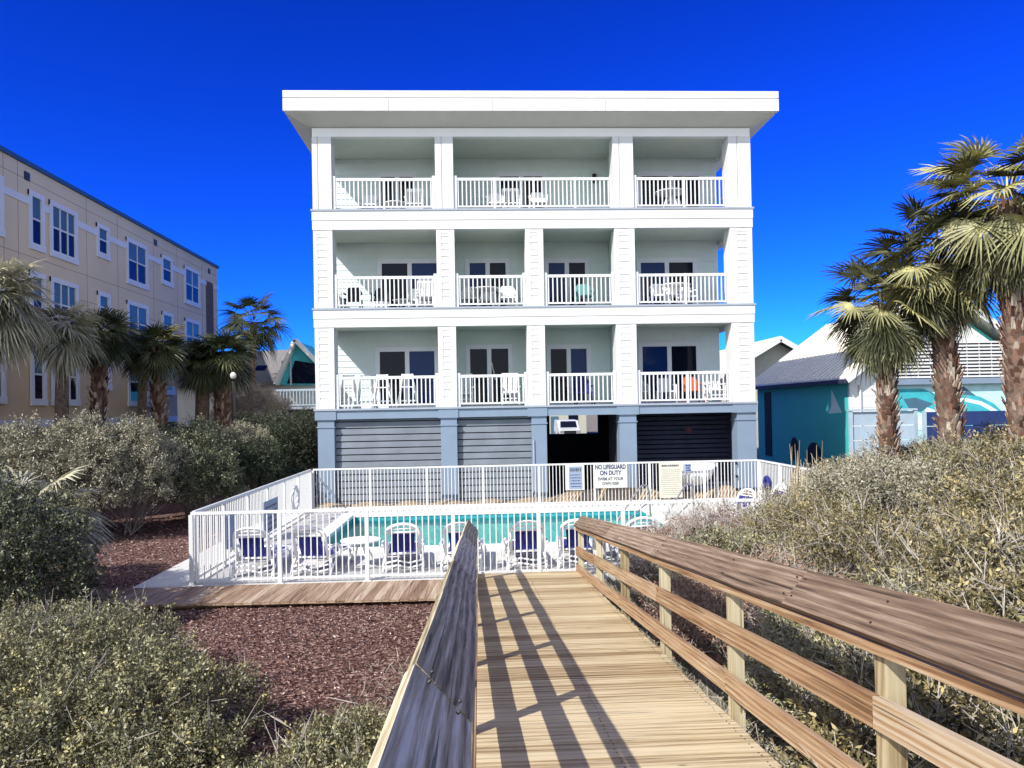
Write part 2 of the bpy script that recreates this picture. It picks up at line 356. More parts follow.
# ------------------------------------------------------------------ ground
def sstep(a, b, x):
    t = max(0, min(1, (x - a) / (b - a))); return t * t * (3 - 2 * t)
def ground_z(x, y):
    near = 1 - sstep(9.5, 12.0, y)
    z = .38 * (1 - sstep(3, 10, y)) * (1 - sstep(-9, -4, -x) * 0)      # gentle rise under the boardwalk
    z = min(z, max(0, .98 - .0897 * y - .25))
    dune = sstep(1.9, 6.5, x) * 1.05 * (1 - sstep(11.0, 12.9, y) * (1 - sstep(9.0, 9.8, x)))
    dune *= 1 - sstep(17, 22, y)
    return z + dune
xs = list(np.concatenate([np.linspace(-400, -30, 8), np.linspace(-25, -9, 12), np.linspace(-8.5, 16, 99), np.linspace(18, 40, 10), np.linspace(60, 400, 6)]))
ys = list(np.concatenate([np.linspace(-40, -4, 5), np.linspace(-3, 24, 109), np.linspace(26, 60, 12), np.linspace(80, 900, 8)]))
vv = [(float(x), float(y), ground_z(x, y) - .006) for y in ys for x in xs]; nx = len(xs)
# the pool basin is cut out of the ground and slab
PX0, PX1, PY0, PY1 = -3.6, 4.7, 16.1, 21.3
ff = [(j * nx + i, j * nx + i + 1, (j + 1) * nx + i + 1, (j + 1) * nx + i) for j in range(len(ys) - 1) for i in range(nx - 1)
      if not (PX0 - .3 < (xs[i] + xs[i + 1]) / 2 < PX1 + .3 and PY0 - .3 < (ys[j] + ys[j + 1]) / 2 < PY1 + .3)]
me = bpy.data.meshes.new('ground'); me.from_pydata(vv, [], ff); me.materials.append(GROUND); me.polygons.foreach_set('use_smooth', [True] * len(me.polygons))
go = bpy.data.objects.new('ground', me); COL.objects.link(go); tag(go, kind='structure')

b = MB(); b.box(-60, 80, 36.5, 90, -.05, .01); tag(b.build('parking_street', ASPH), kind='structure')
b = MB()     # slab round the pool
for r in ((-6.0, PX0 - .3, 12.75, 22.6), (PX1 + .3, 9.0, 12.75, 22.6), (PX0 - .3, PX1 + .3, 12.75, PY0 - .3), (PX0 - .3, PX1 + .3, PY1 + .3, 22.6)):
    b.box(r[0], r[1], r[2], r[3], -.10, .03)
tag(b.build('pool_deck', CONC), kind='structure')
b = MB()
for i in range(30):     # sand and bark heaped between the rear fence and the house
    pass
vs = []; fs = []
mx_ = np.linspace(-5, 8.9, 60)
for x in mx_:
    h = .12 + .38 * math.exp(-((x - 4.2) / 1.6) ** 2) + .05 * math.sin(x * 5) + .28 * math.exp(-((x - 7.7) / .9) ** 2)
    vs += [(x, 22.62, .0), (x, 22.95, h), (x, 23.16, h + .03), (x, 25.2, .0)]
for i in range(len(mx_) - 1):
    for k in range(3): fs.append((i * 4 + k, (i + 1) * 4 + k, (i + 1) * 4 + k + 1, i * 4 + k + 1))
b.add(vs, fs); SANDB = plain('tan_sandy_litter', (.36, .27, .18), .95, var=.35, scale=12, bump=.5)
tag(b.build('sand_bank', SANDB), kind='structure')

# ------------------------------------------------------------------ swimming pool
pool = thing('swimming_pool', 'turquoise in-ground swimming pool with white coping inside the fenced deck', 'swimming pool', (0, 18.7, 0))
b = MB(); z0 = -1.3
b.box(PX0 - .1, PX1 + .1, PY0 - .1, PY1 + .1, z0 - .1, z0)
for r in ((PX0 - .1, PX0, PY0 - .1, PY1 + .1), (PX1, PX1 + .1, PY0 - .1, PY1 + .1), (PX0, PX1, PY0 - .1, PY0), (PX0, PX1, PY1, PY1 + .1)):
    b.box(*r, z0, -.30)
b.build('basin', POOLT, pool)
b = MB()
for r in ((PX0 - .1, PX0 + .004, PY0 - .1, PY1 + .1), (PX1 - .004, PX1 + .1, PY0 - .1, PY1 + .1), (PX0 + .004, PX1 - .004, PY0 - .1, PY0 + .004), (PX0 + .004, PX1 - .004, PY1 - .004, PY1 + .1)):
    b.box(*r, -.295, -.03)
b.build('tile_band', POOLB, pool)
b = MB()
for r in ((PX0 - .32, PX0 + .03, PY0 - .32, PY1 + .32), (PX1 - .03, PX1 + .32, PY0 - .32, PY1 + .32), (PX0 + .03, PX1 - .03, PY0 - .32, PY0 + .03), (PX0 + .03, PX1 - .03, PY1 - .03, PY1 + .32)):
    b.box(*r, -.025, .07)
b.build('coping', COPING, pool, bevel=.015)
b = MB()
for k in range(4): b.box(PX1 - 1.5 + .35 * k, PX1 - .01, PY0 + .02, PY1 - .02, z0, -1.05 + .24 * k)
b.build('step', COPING, pool)
vs = [(PX0 + .005, PY0 + .005, -.13), (PX1 - .005, PY0 + .005, -.13), (PX1 - .005, PY1 - .005, -.13), (PX0 + .005, PY1 - .005, -.13)]
b = MB(); b.add(vs, [(0, 1, 2, 3)]); w_ = b.build('pool_water', WATER); tag(w_, kind='structure')
for k, (x, lb) in enumerate(((4.15, 'left one of the two bent steel handrails over the pool steps'), (5.35, 'right one of the two bent steel handrails beside the pool'))):
    h = thing('pool_handrail', lb, 'handrail', (x, 20, .03), 'steel pool handrails')
    pts = [(x - .75, 18.6, -.3), (x - .62, 18.75, .12), (x - .1, 19.3, .62), (x + .1, 19.5, .82), (x + .25, 19.65, .9), (x + .4, 19.8, .84), (x + .46, 19.86, .66), (x + .48, 19.88, .03)]
    b = MB(); b.tube(pts, .024, 10); b.build('rail_tube', CHROME, h, True)
    b = MB(); b.tube([(x - .62, 18.75, .12), (x - .3, 19.0, .08), (x + .3, 19.7, .35), (x + .47, 19.87, .4)], .018, 8); b.build('cross_tube', CHROME, h, True)

# ------------------------------------------------------------------ fences
def fence(name, label, A, B, npost, top=1.25, z=.03, sp=.105, gate=None):
    """straight aluminium picket fence from A to B"""
    A = Vector((A[0], A[1], 0)); Bv = Vector((B[0], B[1], 0)); d = (Bv - A); Ln = d.length; d.normalize(); n = Vector((-d.y, d.x, 0))
    t = thing(name, label, 'fence', (A.x, A.y, z), 'white picket fences round the pool')
    Z = Vector((0, 0, 1))
    b = MB(); b.beam(A + Z * (z + top), Bv + Z * (z + top), .055, .05); b.build('top_rail', ALU, t)
    b = MB(); b.beam(A + Z * (z + .09), Bv + Z * (z + .09), .035, .035); b.build('bottom_rail', ALU, t)
    step = Ln / (npost - 1)
    for i in range(npost):
        p = A + d * (step * i); b = MB(); b.box(p.x - .033, p.x + .033, p.y - .033, p.y + .033, z, z + top - .026)
        b.box(p.x - .07, p.x + .07, p.y - .07, p.y + .07, z, z + .012)
        b.build('post', ALU, t)
        if i < npost - 1:
            m = MB(); q = max(1, int(round(step / sp)))
            for k in range(1, q):
                c = p + d * (step * k / q); m.box(c.x - .0095, c.x + .0095, c.y - .0095, c.y + .0095, z + .05, z + top - .024)
            m.build('picket_panel', ALU, t)
    return t
FX0, FX1, FY0, FY1 = -5.0, 8.6, 13.1, 22.4
fence('pool_fence', 'near white picket fence behind the row of loungers, facing the boardwalk', (FX0, FY0), (FX1, FY0), 10)
fence('pool_fence', 'far white picket fence in front of the house, with notices wired to it', (FX0 + .05, FY1), (FX1, FY1), 9)
fence('pool_fence', 'left side white picket fence running back towards the house', (FX0, FY0 + .12), (FX0 + .0, FY1 - .12), 7)
fence('pool_fence', 'right side white picket fence half hidden by the dune scrub', (FX1, FY0 + .12), (FX1, FY1 - .12), 7)
g = thing('gate_latch', 'black latch and hinges on the gate at the right end of the far fence', 'gate latch', (8.0, 22.36, .6))
for z in (.4, .8, 1.2):
    b = MB(); b.box(7.86, 7.93, 22.31, 22.366, z - .04, z + .04); b.build('hinge' if z != .8 else 'latch', BLACKP, g)

# ------------------------------------------------------------------ notices on the far fence
def lettering(txt, x, z, y, size, mat, parent, wide=1.0, name='lettering'):
    cu = bpy.data.curves.new('t', 'FONT'); cu.body = txt; cu.size = size; cu.align_x = 'CENTER'; cu.align_y = 'CENTER'; cu.extrude = .002; cu.offset = size * .028
    to = bpy.data.objects.new('t', cu); COL.objects.link(to)
    dg = bpy.context.evaluated_depsgraph_get(); me = bpy.data.meshes.new_from_object(to.evaluated_get(dg))
    bpy.data.objects.remove(to)
    me.transform(Matrix.Translation(Vector((x, y, z)) - wloc(parent)) @ Matrix.Rotation(PI / 2, 4, 'X') @ Matrix.Diagonal((wide, 1, 1, 1)))
    o = bpy.data.objects.new(name, me); COL.objects.link(o); o.parent = parent; me.materials.clear(); me.materials.append(mat)
    return o
def scribble(parent, x0, x1, z0, z1, y, rows, mat, seed=1, hh=.45):
    """worn unreadable lines of print"""
    r = random.Random(seed); b = MB(); dz = (z1 - z0) / rows
    for i in range(rows):
        z = z1 - dz * (i + .5); x = x0 + r.random() * .04
        while x < x1 - .02:
            w = r.uniform(.02, .07); w = min(w, x1 - x); b.box(x, x + w, y - .003, y, z - dz * hh / 2, z + dz * hh / 2); x += w + r.uniform(.012, .022)
    return b.build('faded_print', mat, parent)
YS = 22.33
s = thing('pool_sign', 'white notice with a pale blue printed panel, leftmost on the far fence', 'sign', (3.0, YS, .7), 'notices on the far fence')
b = MB(); b.box(2.62, 3.20, YS - .01, YS + .01, .50, 1.26); b.build('sign_board', SIGNW, s)
b = MB(); b.box(2.73, 3.13, YS - .016, YS - .0101, .53, 1.21); b.build('print_panel', SIGNG, s)
scribble(s, 2.76, 3.10, 1.03, 1.19, YS - .0165, 1, SIGNI, 3, .6); scribble(s, 2.76, 3.10, .56, 1.0, YS - .0165, 5, SIGNB, 4, .3)
s = thing('pool_sign', 'wide white notice reading NO LIFEGUARD ON DUTY on the far fence', 'sign', (4.0, YS, .7), 'notices on the far fence')
b = MB(); b.box(3.50, 4.51, YS - .01, YS + .01, .54, 1.30); b.build('sign_board', SIGNW, s)
lettering('NO LIFEGUARD', 4.0, 1.17, YS - .0125, .185, SIGNB, s, .72); lettering('ON DUTY', 4.0, .99, YS - .0125, .185, SIGNB, s, .78)
lettering('SWIM AT YOUR', 4.0, .81, YS - .0125, .13, SIGNI, s, .85); lettering('OWN RISK', 4.0, .67, YS - .0125, .12, SIGNI, s, .9)
s = thing('pool_sign', 'tall cream notice full of small faded print on the far fence', 'sign', (5.9, YS, .7), 'notices on the far fence')
b = MB(); b.box(5.49, 6.20, YS - .01, YS + .01, .20, 1.27); b.build('sign_board', SIGNC, s)
scribble(s, 5.56, 6.12, 1.13, 1.22, YS - .0125, 1, SIGNI, 8, .6); scribble(s, 5.54, 6.14, .26, 1.08, YS - .0125, 13, SIGNI, 9, .14)
s = thing('pool_sign', 'small square blue notice right of the tall cream one', 'sign', (6.4, YS, .9), 'notices on the far fence')
b = MB(); b.box(6.27, 6.49, YS - .01, YS + .01, .96, 1.22); b.build('sign_board', SIGNG, s)
scribble(s, 6.29, 6.47, .98, 1.20, YS - .0125, 3, SIGNB, 5, .5)
s = thing('pool_sign', 'pale blue notice board on the inside of the left side fence', 'sign', (-4.93, 18.4, .7), 'notices on the left fence')
b = MB(); b.box(-4.945, -4.925, 17.2, 18.4, .2, .95); b.build('sign_board', SIGNG, s)
b = MB()
for i in range(5): b.box(-4.9245, -4.922, 17.3, 18.3, .26 + .13 * i, .30 + .13 * i)
b.build('faded_print', SIGNI, s)
s = thing('pool_sign', 'narrow blue notice near the front corner of the left side fence', 'sign', (-4.93, 15.0, .7), 'notices on the left fence')
b = MB(); b.box(-4.945, -4.925, 14.7, 15.2, .35, 1.0); b.build('sign_board', SIGNG, s)
s = thing('life_ring', 'white life ring hanging inside the left side fence', 'life ring', (-4.9, 20.0, .8))
b = MB(); b.tube([(-4.90, 20.0 + .3 * math.cos(a), .72 + .3 * math.sin(a)) for a in np.linspace(0, 2 * PI, 25)], .045, 10); b.build('ring', ALU, s, True)

# ------------------------------------------------------------------ boardwalk
def deck_z(y): return 1.283 - .0897 * y
bw = thing('boardwalk', 'sloping weathered plank boardwalk leading down from the camera to the pool fence', 'boardwalk', (.8, 6.5, .6))
b = MB(); y = -1.2; R = random.Random(5)
while y < 12.95:
    w = .136; y1 = min(y + w, 12.99); dz = R.uniform(-.002, .002); b.tone = R.random(); e0 = R.uniform(-.012, .012); e1 = R.uniform(-.012, .012)
    x0, x1 = -.10 + e0, 1.715 + e1
    b.hexa([(x0, y, deck_z(y) - .038), (x1, y, deck_z(y) - .038), (x1, y1, deck_z(y1) - .038), (x0, y1, deck_z(y1) - .038),
            (x0, y, deck_z(y) + dz), (x1, y, deck_z(y) + dz), (x1, y1, deck_z(y1) + dz), (x0, y1, deck_z(y1) + dz)])
    y += w + .009
b.build('deck_planks', DECKW, bw)
b = MB()
for x in (-.06, .82, 1.66):
    b.hexa([(x - .02, -1.2, deck_z(-1.2) - .23), (x + .02, -1.2, deck_z(-1.2) - .23), (x + .02, 12.9, deck_z(12.9) - .16), (x - .02, 12.9, deck_z(12.9) - .16),
            (x - .02, -1.2, deck_z(-1.2) - .042), (x + .02, -1.2, deck_z(-1.2) - .042), (x + .02, 12.9, deck_z(12.9) - .042), (x - .02, 12.9, deck_z(12.9) - .042)])
b.build('joist', BOARDW, bw)
b = MB()
for i in range(90):     # nail heads
    yy = -1.1 + i * .145 + .02
    for x in (-.06, .82, 1.66):
        for q in (0, .09):
            if yy + q < 12.9: b.lathe((x + R.uniform(-.008, .008), yy + q, deck_z(yy + q) + .0015), [(.0055, 0), (.0055, .0015)], 6)
b.build('nail_heads', POLE, bw)

def rail(label, side, x_in, yend, capmat, ys_posts):
    """post-and-board handrail whose cap board leans in towards the walkway"""
    t = thing('boardwalk_railing', label, 'railing', (x_in, 6, .6), 'handrails of the boardwalk')
    s = side; rr_ = random.Random(11 + s)
    zc = lambda y: 2.34 - .1095 * y
    wx, wz = .158, .176; th = .040
    nx_, nz_ = s * wz, wx; ln = math.hypot(nx_, nz_)    # thickness direction, away from the walkway and down
    tx, tz = s * wz / ln * th, -wx / ln * th
    cuts = {1: [-1.2, 1.25, 4.02, 7.05, 9.9, yend], -1: [-1.2, 2.12, 5.3, 8.3, yend]}[s]
    for i in range(len(cuts) - 1):
        y0, y1 = cuts[i] + .003, cuts[i + 1] - .003; b = MB(); b.tone = rr_.random()
        j0, j1 = rr_.uniform(-.006, .006), rr_.uniform(-.006, .006)
        n = max(2, int((y1 - y0) / .35)); 
        for k in range(n):
            a0 = y0 + (y1 - y0) * k / n; a1 = y0 + (y1 - y0) * (k + 1) / n
            def sec(y, j):
                wv = .0035 * math.sin(y * 2.1 + i); X = x_in + j + wv; Z = zc(y) + wv
                return [(X, y, Z), (X + s * wx, y, Z + wz), (X + s * wx + tx, y, Z + wz + tz), (X + tx, y, Z + tz)]
            A = sec(a0, j0 + (j1 - j0) * k / n); C = sec(a1, j0 + (j1 - j0) * (k + 1) / n)
            b.hexa([A[0], A[1], C[1], C[0], A[3], A[2], C[2], C[3]])
        cb_ = b.build('cap_board', capmat, t)
        b = MB()
        for yy in [y0 + .05, y1 - .05] + [q for q in ys_posts if y0 + .1 < q < y1 - .1]:
            for f in (.25, .75):
                px, pz = x_in + s * wx * f, zc(yy) + wz * f; nn = Vector((-s * wz, 0, wx)).normalized()
                c = Vector((px, yy, pz)) + nn * .008; b.tube([c - nn * .01, c], .0055, 6)
        b.build('screw_heads', POLE, cb_)
    for (f, nm, zt, hgt, slope) in ((0, 'middle_board', 2.10, .14, .1195), (1, 'lower_board', 1.72, .14, .1145)):
        cc = {1: [-1.2, 3.15, 7.1, 10.95, 13.04], -1: [-1.2, 2.0, 6.0, 10.0, yend]}[s] if f == 0 else [-1.2, 5.1, 9.05, min(13.04, yend + .6)]
        for i in range(len(cc) - 1):
            b = MB(); b.tone = rr_.random(); y0, y1 = cc[i] + .004, cc[i + 1] - .004
            X0, X1 = (1.69, 1.728) if s > 0 else (-.075, -.040)
            z = lambda y: zt - slope * y
            b.hexa([(X0, y0, z(y0) - hgt), (X1, y0, z(y0) - hgt), (X1, y1, z(y1) - hgt), (X0, y1, z(y1) - hgt), (X0, y0, z(y0)), (X1, y0, z(y0)), (X1, y1, z(y1)), (X0, y1, z(y1))])
            b.build(nm, BOARDW if f or s > 0 else GREYW, t)
    # board on edge right under the cap
    b = MB(); b.tone = .4
    X0, X1 = (1.6905, 1.7285) if s > 0 else (-.0755, -.0405)
    z = lambda y: 2.30 - .1095 * y
    b.hexa([(X0, -1.2, z(-1.2) - .045), (X1, -1.2, z(-1.2) - .045), (X1, yend, z(yend) - .045), (X0, yend, z(yend) - .045), (X0, -1.2, z(-1.2)), (X1, -1.2, z(-1.2)), (X1, yend, z(yend)), (X0, yend, z(yend))])
    b.build('under_cap_board', BOARDW, t)
    for y in ys_posts:
        b = MB(); b.tone = rr_.random()
        x0 = 1.7295 if s > 0 else -.166; zt = 2.33 - .1095 * y
        g0 = ground_z(x0, y) - .1
        b.box(x0, x0 + .089, y - .0445, y + .0445, min(g0, deck_z(y) - .35), zt)
        b.build('post', POSTW, t)
    return t
rail('right-hand handrail of the boardwalk with a wide brown sunlit cap and pale posts', 1, 1.655, 13.05, RAILW, [-.79, 1.18, 3.15, 5.11, 7.07, 9.04, 10.95, 12.95])
rail('left-hand handrail of the boardwalk with a shaded blue-grey cap board', -1, -.03, 12.4, GREYW, [-.85, 1.1, 3.05, 4.95, 6.7, 8.45, 10.3, 12.25])

wk = thing('side_walkway', 'low walkway of short lengthwise boards along the foot of the near fence', 'walkway', (-3, 12.1, 0))
b = MB(); x = -6.75; i = 0
while x < -.2:
    b.tone = R.random(); y0 = 11.62 + .02 * R.random() - .03 * (x + 6) ; 
    sk = .10
    b.hexa([(x + sk * .0, y0, .06), (x + .135, y0, .06), (x + .135 + sk, 12.74, .06), (x + sk, 12.74, .06), (x, y0, .098), (x + .135, y0, .098), (x + .135 + sk, 12.74, .098), (x + sk, 12.74, .098)])
    x += .141
b.build('deck_planks', WALKW, wk)
b = MB()
for y in (11.72, 12.2, 12.6): b.box(-6.7, -.2, y, y + .045, -.02, .058)
b.build('joist', BOARDW, wk)

# ------------------------------------------------------------------ pool furniture
def make_lounger(loc, label):
    t = thing('sun_lounger', label, 'sun lounger', loc, 'white sun loungers along the near fence')
    X, Y, Z = loc
    def P(x, y, z): return (X + x, Y + y, Z + z)
    # back leans towards the camera (-y); seat runs to +y
    b = MB(); pts = []
    for a in np.linspace(0, PI, 13):
        pts.append((.30 * math.cos(a), .74 + .17 * math.sin(a)))
    outer = [(.29, .30)] + pts + [(-.29, .30)]
    b.tube([P(x, -(z - .30) * .42, z) for x, z in outer], .03, 8)
    b.tube([P(x, -.19, .75) for x in (-.29, .29)], .022, 8); b.tube([P(x, -.22, .82) for x in (-.25, .25)], .016, 8); b.tube([P(x * .8, -(z - .30) * .42, z) for x, z in outer[1:-1]], .014, 6)
    b.tube([P(x, -.01, .33) for x in (-.29, .29)], .022, 8)
    b.build('back_frame', RESIN, t, True)
    b = MB(); b.hexa([P(-.20, -.025, .38), P(.20, -.025, .38), P(.225, -.18, .745), P(-.225, -.18, .745), P(-.20, -.01, .386), P(.20, -.01, .386), P(.225, -.165, .751), P(-.225, -.165, .751)])
    b.build('back_sling', NAVY, t)
    b = MB()
    for s in (-.31, .31): b.tube([P(s, .0, .32), P(s, .6, .30), P(s, 1.35, .28), P(s * .93, 1.5, .26)], .028, 8)
    b.tube([P(-.29, 1.5, .26), P(.29, 1.5, .26)], .028, 8); b.build('seat_frame', RESIN, t, True)
    b = MB(); b.hexa([P(-.28, .03, .285), P(.28, .03, .285), P(.28, 1.46, .25), P(-.28, 1.46, .25), P(-.28, .03, .30), P(.28, .03, .30), P(.28, 1.46, .265), P(-.28, 1.46, .265)])
    b.build('seat_sling', NAVY, t)
    for s in (-1, 1):
        b = MB(); x = s * .37
        b.tube([P(x, -.16, .50), P(x, -.02, .53), P(x, .25, .52), P(x, .42, .46), P(x, .46, .36), P(x, .42, .27)], [.026, .03, .03, .03, .026, .022], 8); b.build('arm', RESIN, t, True)
        for yy, f in ((.0, -.10), (1.15, .12)):
            b = MB(); b.tube([P(s * .33, yy, .30), P(s * .36, yy + f * .3, .18), P(s * .36, yy + f, .02), P(s * .36, yy + f * 1.3, .0)], [.032, .030, .026, .03], 8); b.build('leg', RESIN, t, True)
        b = MB(); b.tube([P(s * .36, -.12, .02), P(s * .355, .1, .16), P(s * .355, .3, .28), P(s * .36, .1, .46)], .018, 6); b.build('scroll_brace', RESIN, t, True)
    b = MB()
    for zz in (.08, .17): b.tube([P(-.36, -.08, zz), P(-.12, -.09, zz + .05), P(.12, -.09, zz), P(.36, -.08, zz + .05)], .02, 6)
    b.build('lower_slats', RESIN, t, True)
    return t
LX = [(-4.12, 13.72, 0, 'white lounger with navy sling, nearest the left corner of the fence'),
      (-3.05, 13.66, -.12, 'white lounger with navy sling, second from the left fence corner'),
      (-1.42, 13.78, .09, 'white lounger right of the small round table with the long white seat'),
      (-.34, 13.7, -.07, 'white lounger half hidden behind the end of the grey left handrail'),
      (.86, 13.70, .06, 'white lounger seen straight beyond the deck between the two handrails'),
      (1.82, 13.74, -.08, 'white lounger just behind the far end of the brown right handrail'),
      (3.0, 13.8, .1, 'white lounger glimpsed between the boards of the right handrail')]
L0 = make_lounger((LX[0][0], LX[0][1], .03), LX[0][3])
for x, y, a, lb in LX[1:]: copy_thing(L0, (x, y, .03), a, label=lb)
copy_thing(L0, (6.3, 17.6, .03), 1.9, label='white lounger lying by the brown bush at the right end of the pool')
copy_thing(L0, (7.5, 18.6, .03), 1.6, label='white lounger at the far right corner of the pool deck')
def round_table(loc, label, r=.38, h=.52, legs=4, mat=RESIN, grp='small round pool tables'):
    t = thing('side_table', label, 'table', loc, grp); X, Y, Z = loc
    b = MB(); b.lathe(loc, [(.01, h - .03), (r * .96, h - .03), (r, h - .02), (r, h), (.01, h + .002)], 28); b.build('tabletop', mat, t)
    for k in range(legs):
        a = 2 * PI * k / legs + .6; b = MB(); b.tube([(X + .2 * r * math.cos(a), Y + .2 * r * math.sin(a), Z + h - .03), (X + .5 * r * math.cos(a), Y + .5 * r * math.sin(a), Z + h * .5), (X + .85 * r * math.cos(a), Y + .85 * r * math.sin(a), Z)], .02, 6); b.build('leg', mat, t, True)
    return t
T0 = round_table((-2.28, 14.3, .03), 'small round white table between the second and third loungers')
copy_thing(T0, (2.45, 14.4, .03), .4, label='small round white table behind the right handrail')
fl = thing('pool_float', 'dark blue round float hanging at the right side fence', 'float', (8.5, 21.5, .6))
b = MB(); b.tube([(8.50, 21.5 + .15 * math.cos(a), .68 + .15 * math.sin(a)) for a in np.linspace(0, 2 * PI, 21)], .06, 10); b.build('ring', NAVY, fl, True)
fl = thing('white_canvas', 'white rounded canvas sagging behind the far fence near the small blue notice', 'canvas', (7.0, 23.5, .6))
b = MB(); vs = []; fs = []
n = 24
for i in range(n + 1):
    x = 6.10 + 1.25 * i / n; sag = .10 + .60 * math.sqrt(max(0, 1 - ((x - 6.725) / .63) ** 2))
    for z in (1.20, 1.20 - sag * .5, 1.20 - sag): vs.append((x, 22.80 - .12 * math.sin((1.20 - z) / sag * PI), z))
for i in range(n):
    for k in range(2): fs.append((i * 3 + k, (i + 1) * 3 + k, (i + 1) * 3 + k + 1, i * 3 + k + 1))
b.add(vs, fs); cb = b.build('cloth', ALU, fl, True); sm = cb.modifiers.new('thick', 'SOLIDIFY'); sm.thickness = .012
b = MB(); b.tube([(6.05, 22.8, 1.20), (7.42, 22.8, 1.20)], .018, 8); b.build('pole', ALU, fl, True)
b = MB(); b.tube([(6.05, 22.8, 0), (6.05, 22.8, 1.2)], .018, 8); b.build('pole', ALU, fl, True)
b = MB(); b.tube([(7.42, 22.8, 0), (7.42, 22.8, 1.2)], .018, 8); b.build('pole', ALU, fl, True)
# ------------------------------------------------------------------ the white beach house
YF, YB, YE = 23.2, 25.7, 37.5
H = thing('beach_house', 'tall white beach house with three floors of railed balconies above a blue-grey ground floor', 'building', (2, 23.2, 0))
COLX = {0: (-5.01, -4.42), 1: (-1.20, -.635), 2: (1.595, 2.16), 3: (4.42, 5.07), 4: (8.14, 8.86)}
FL = {1: (3.09, 5.62), 2: (6.22, 8.66), 3: (9.30, 11.575)}
def column(i, f):
    x0, x1 = COLX[i]; z0, z1 = FL[f]; b = MB(); y0 = YF; d = .62
    b.box(x0 + .012, x1 - .012, y0 + .034, y0 + d, z0, z1)
    tl = .13 if i == 0 else .16; tr = .17
    if i == 4: tl, tr = .24, .15
    if f < 3:
        b.box(x0, x0 + tl, y0, y0 + d + .01, z0, z1 - .003); b.box(x1 - tr, x1, y0, y0 + d + .01, z0, z1 - .003)
        b.box(x0 + tl, x1 - tr, y0 + .004, y0 + .1, z0, z0 + .14); b.box(x0 + tl, x1 - tr, y0 + .004, y0 + .1, z1 - .12, z1 - .003)
        z = z0 + .14
        while z < z1 - .13:
            zt = min(z + .198, z1 - .12); xa, xb = x0 + tl + .001, x1 - tr - .001
            b.hexa([(xa, y0 + .004, z), (xb, y0 + .004, z), (xb, y0 + .06, z), (xa, y0 + .06, z), (xa, y0 + .019, zt), (xb, y0 + .019, zt), (xb, y0 + .06, zt), (xa, y0 + .06, zt)])
            z += .208
    else:
        b.box(x0, x0 + tl + .03, y0 + .004, y0 + d + .01, z0, z1 - .003); b.box(x0 + tl + .06, x1, y0, y0 + d + .01, z0, z1 - .003)
    return b.build('column', WHITE, H)
for f in (1, 2, 3):
    for i in COLX:
        if f == 3 and i == 2: continue
        column(i, f)
# floor bands
for nm, z0, z1 in (('floor_band', 8.66, 9.24), ('floor_band', 5.62, 6.16)):
    b = MB(); m = (z0 + z1) / 2
    b.box(-5.04, 8.89, YF - .035, YF + .30, m, z1); b.box(-5.03, 8.88, YF - .018, YF + .30, z0, m - .004)
    b.box(-5.04, -4.75, YF + .30, YE, z0, z1); b.box(8.60, 8.89, YF + .30, YE, z0, z1); b.build(nm, WHITE, H)
for z in (9.24, 6.16, 3.03):
    b = MB(); b.box(-5.07, 8.92, YF - .06, YB + .1, z + .001, z + .06); b.build('balcony_floor', GREYEDGE, H)
# porch ceilings
for z in (11.72, 8.80, 5.76, 2.90):
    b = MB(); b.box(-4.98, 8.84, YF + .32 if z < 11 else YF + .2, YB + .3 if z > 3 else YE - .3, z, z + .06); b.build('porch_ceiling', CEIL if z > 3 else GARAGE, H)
b = MB(); b.box(-5.0, 8.85, YF + .008, YF + .22, 11.575, 11.84); b.build('roof_beam', WHITE_S, H)
b = MB(); b.box(-5.0, -4.8, YF + .25, YB, 11.575, 11.84); b.box(8.65, 8.85, YF + .25, YB, 11.575, 11.84); b.build('side_beam', WHITE_S, H)
# roof with deep flat eaves
RX0, RX1, RY0 = -5.72, 9.54, 22.55
b = MB(); b.box(RX0, RX1, RY0, YE + .6, 12.53, 12.74); b.build('roof_slab', WHITE, H)
b = MB(); b.box(RX0 + .02, RX1 - .02, RY0 + .02, YE + .58, 12.12, 12.525)
b.build('fascia', WHITE, H)
for (xa, xb) in ((RX0 + .0, -2.55), (-2.535, .62), (.635, 4.1), (4.115, RX1)):
    b = MB(); b.box(xa, xb, RY0 - .004, RY0 + .018, 12.125, 12.50); b.build('fascia_board', WHITE, H)
b = MB()   # sloping soffit from the fascia down to the wall head
b.hexa([(RX0 + .04, RY0 + .04, 12.10), (RX1 - .04, RY0 + .04, 12.10), (8.85, YF + .1, 11.84), (-5.0, YF + .1, 11.84), (RX0 + .04, RY0 + .04, 12.118), (RX1 - .04, RY0 + .04, 12.118), (8.85, YF + .1, 12.118), (-5.0, YF + .1, 12.118)])
b.hexa([(RX0 + .04, RY0 + .04, 12.10), (-5.0, YF + .1, 11.84), (-5.0, YE, 11.84), (RX0 + .04, YE, 12.10), (RX0 + .04, RY0 + .04, 12.118), (-5.0, YF + .1, 12.118), (-5.0, YE, 12.118), (RX0 + .04, YE, 12.118)])
b.hexa([(8.85, YF + .1, 11.84), (RX1 - .04, RY0 + .04, 12.10), (RX1 - .04, YE, 12.10), (8.85, YE, 11.84), (8.85, YF + .1, 12.118), (RX1 - .04, RY0 + .04, 12.118), (RX1 - .04, YE, 12.118), (8.85, YE, 12.118)])
b.build('soffit', SOFFIT, H)
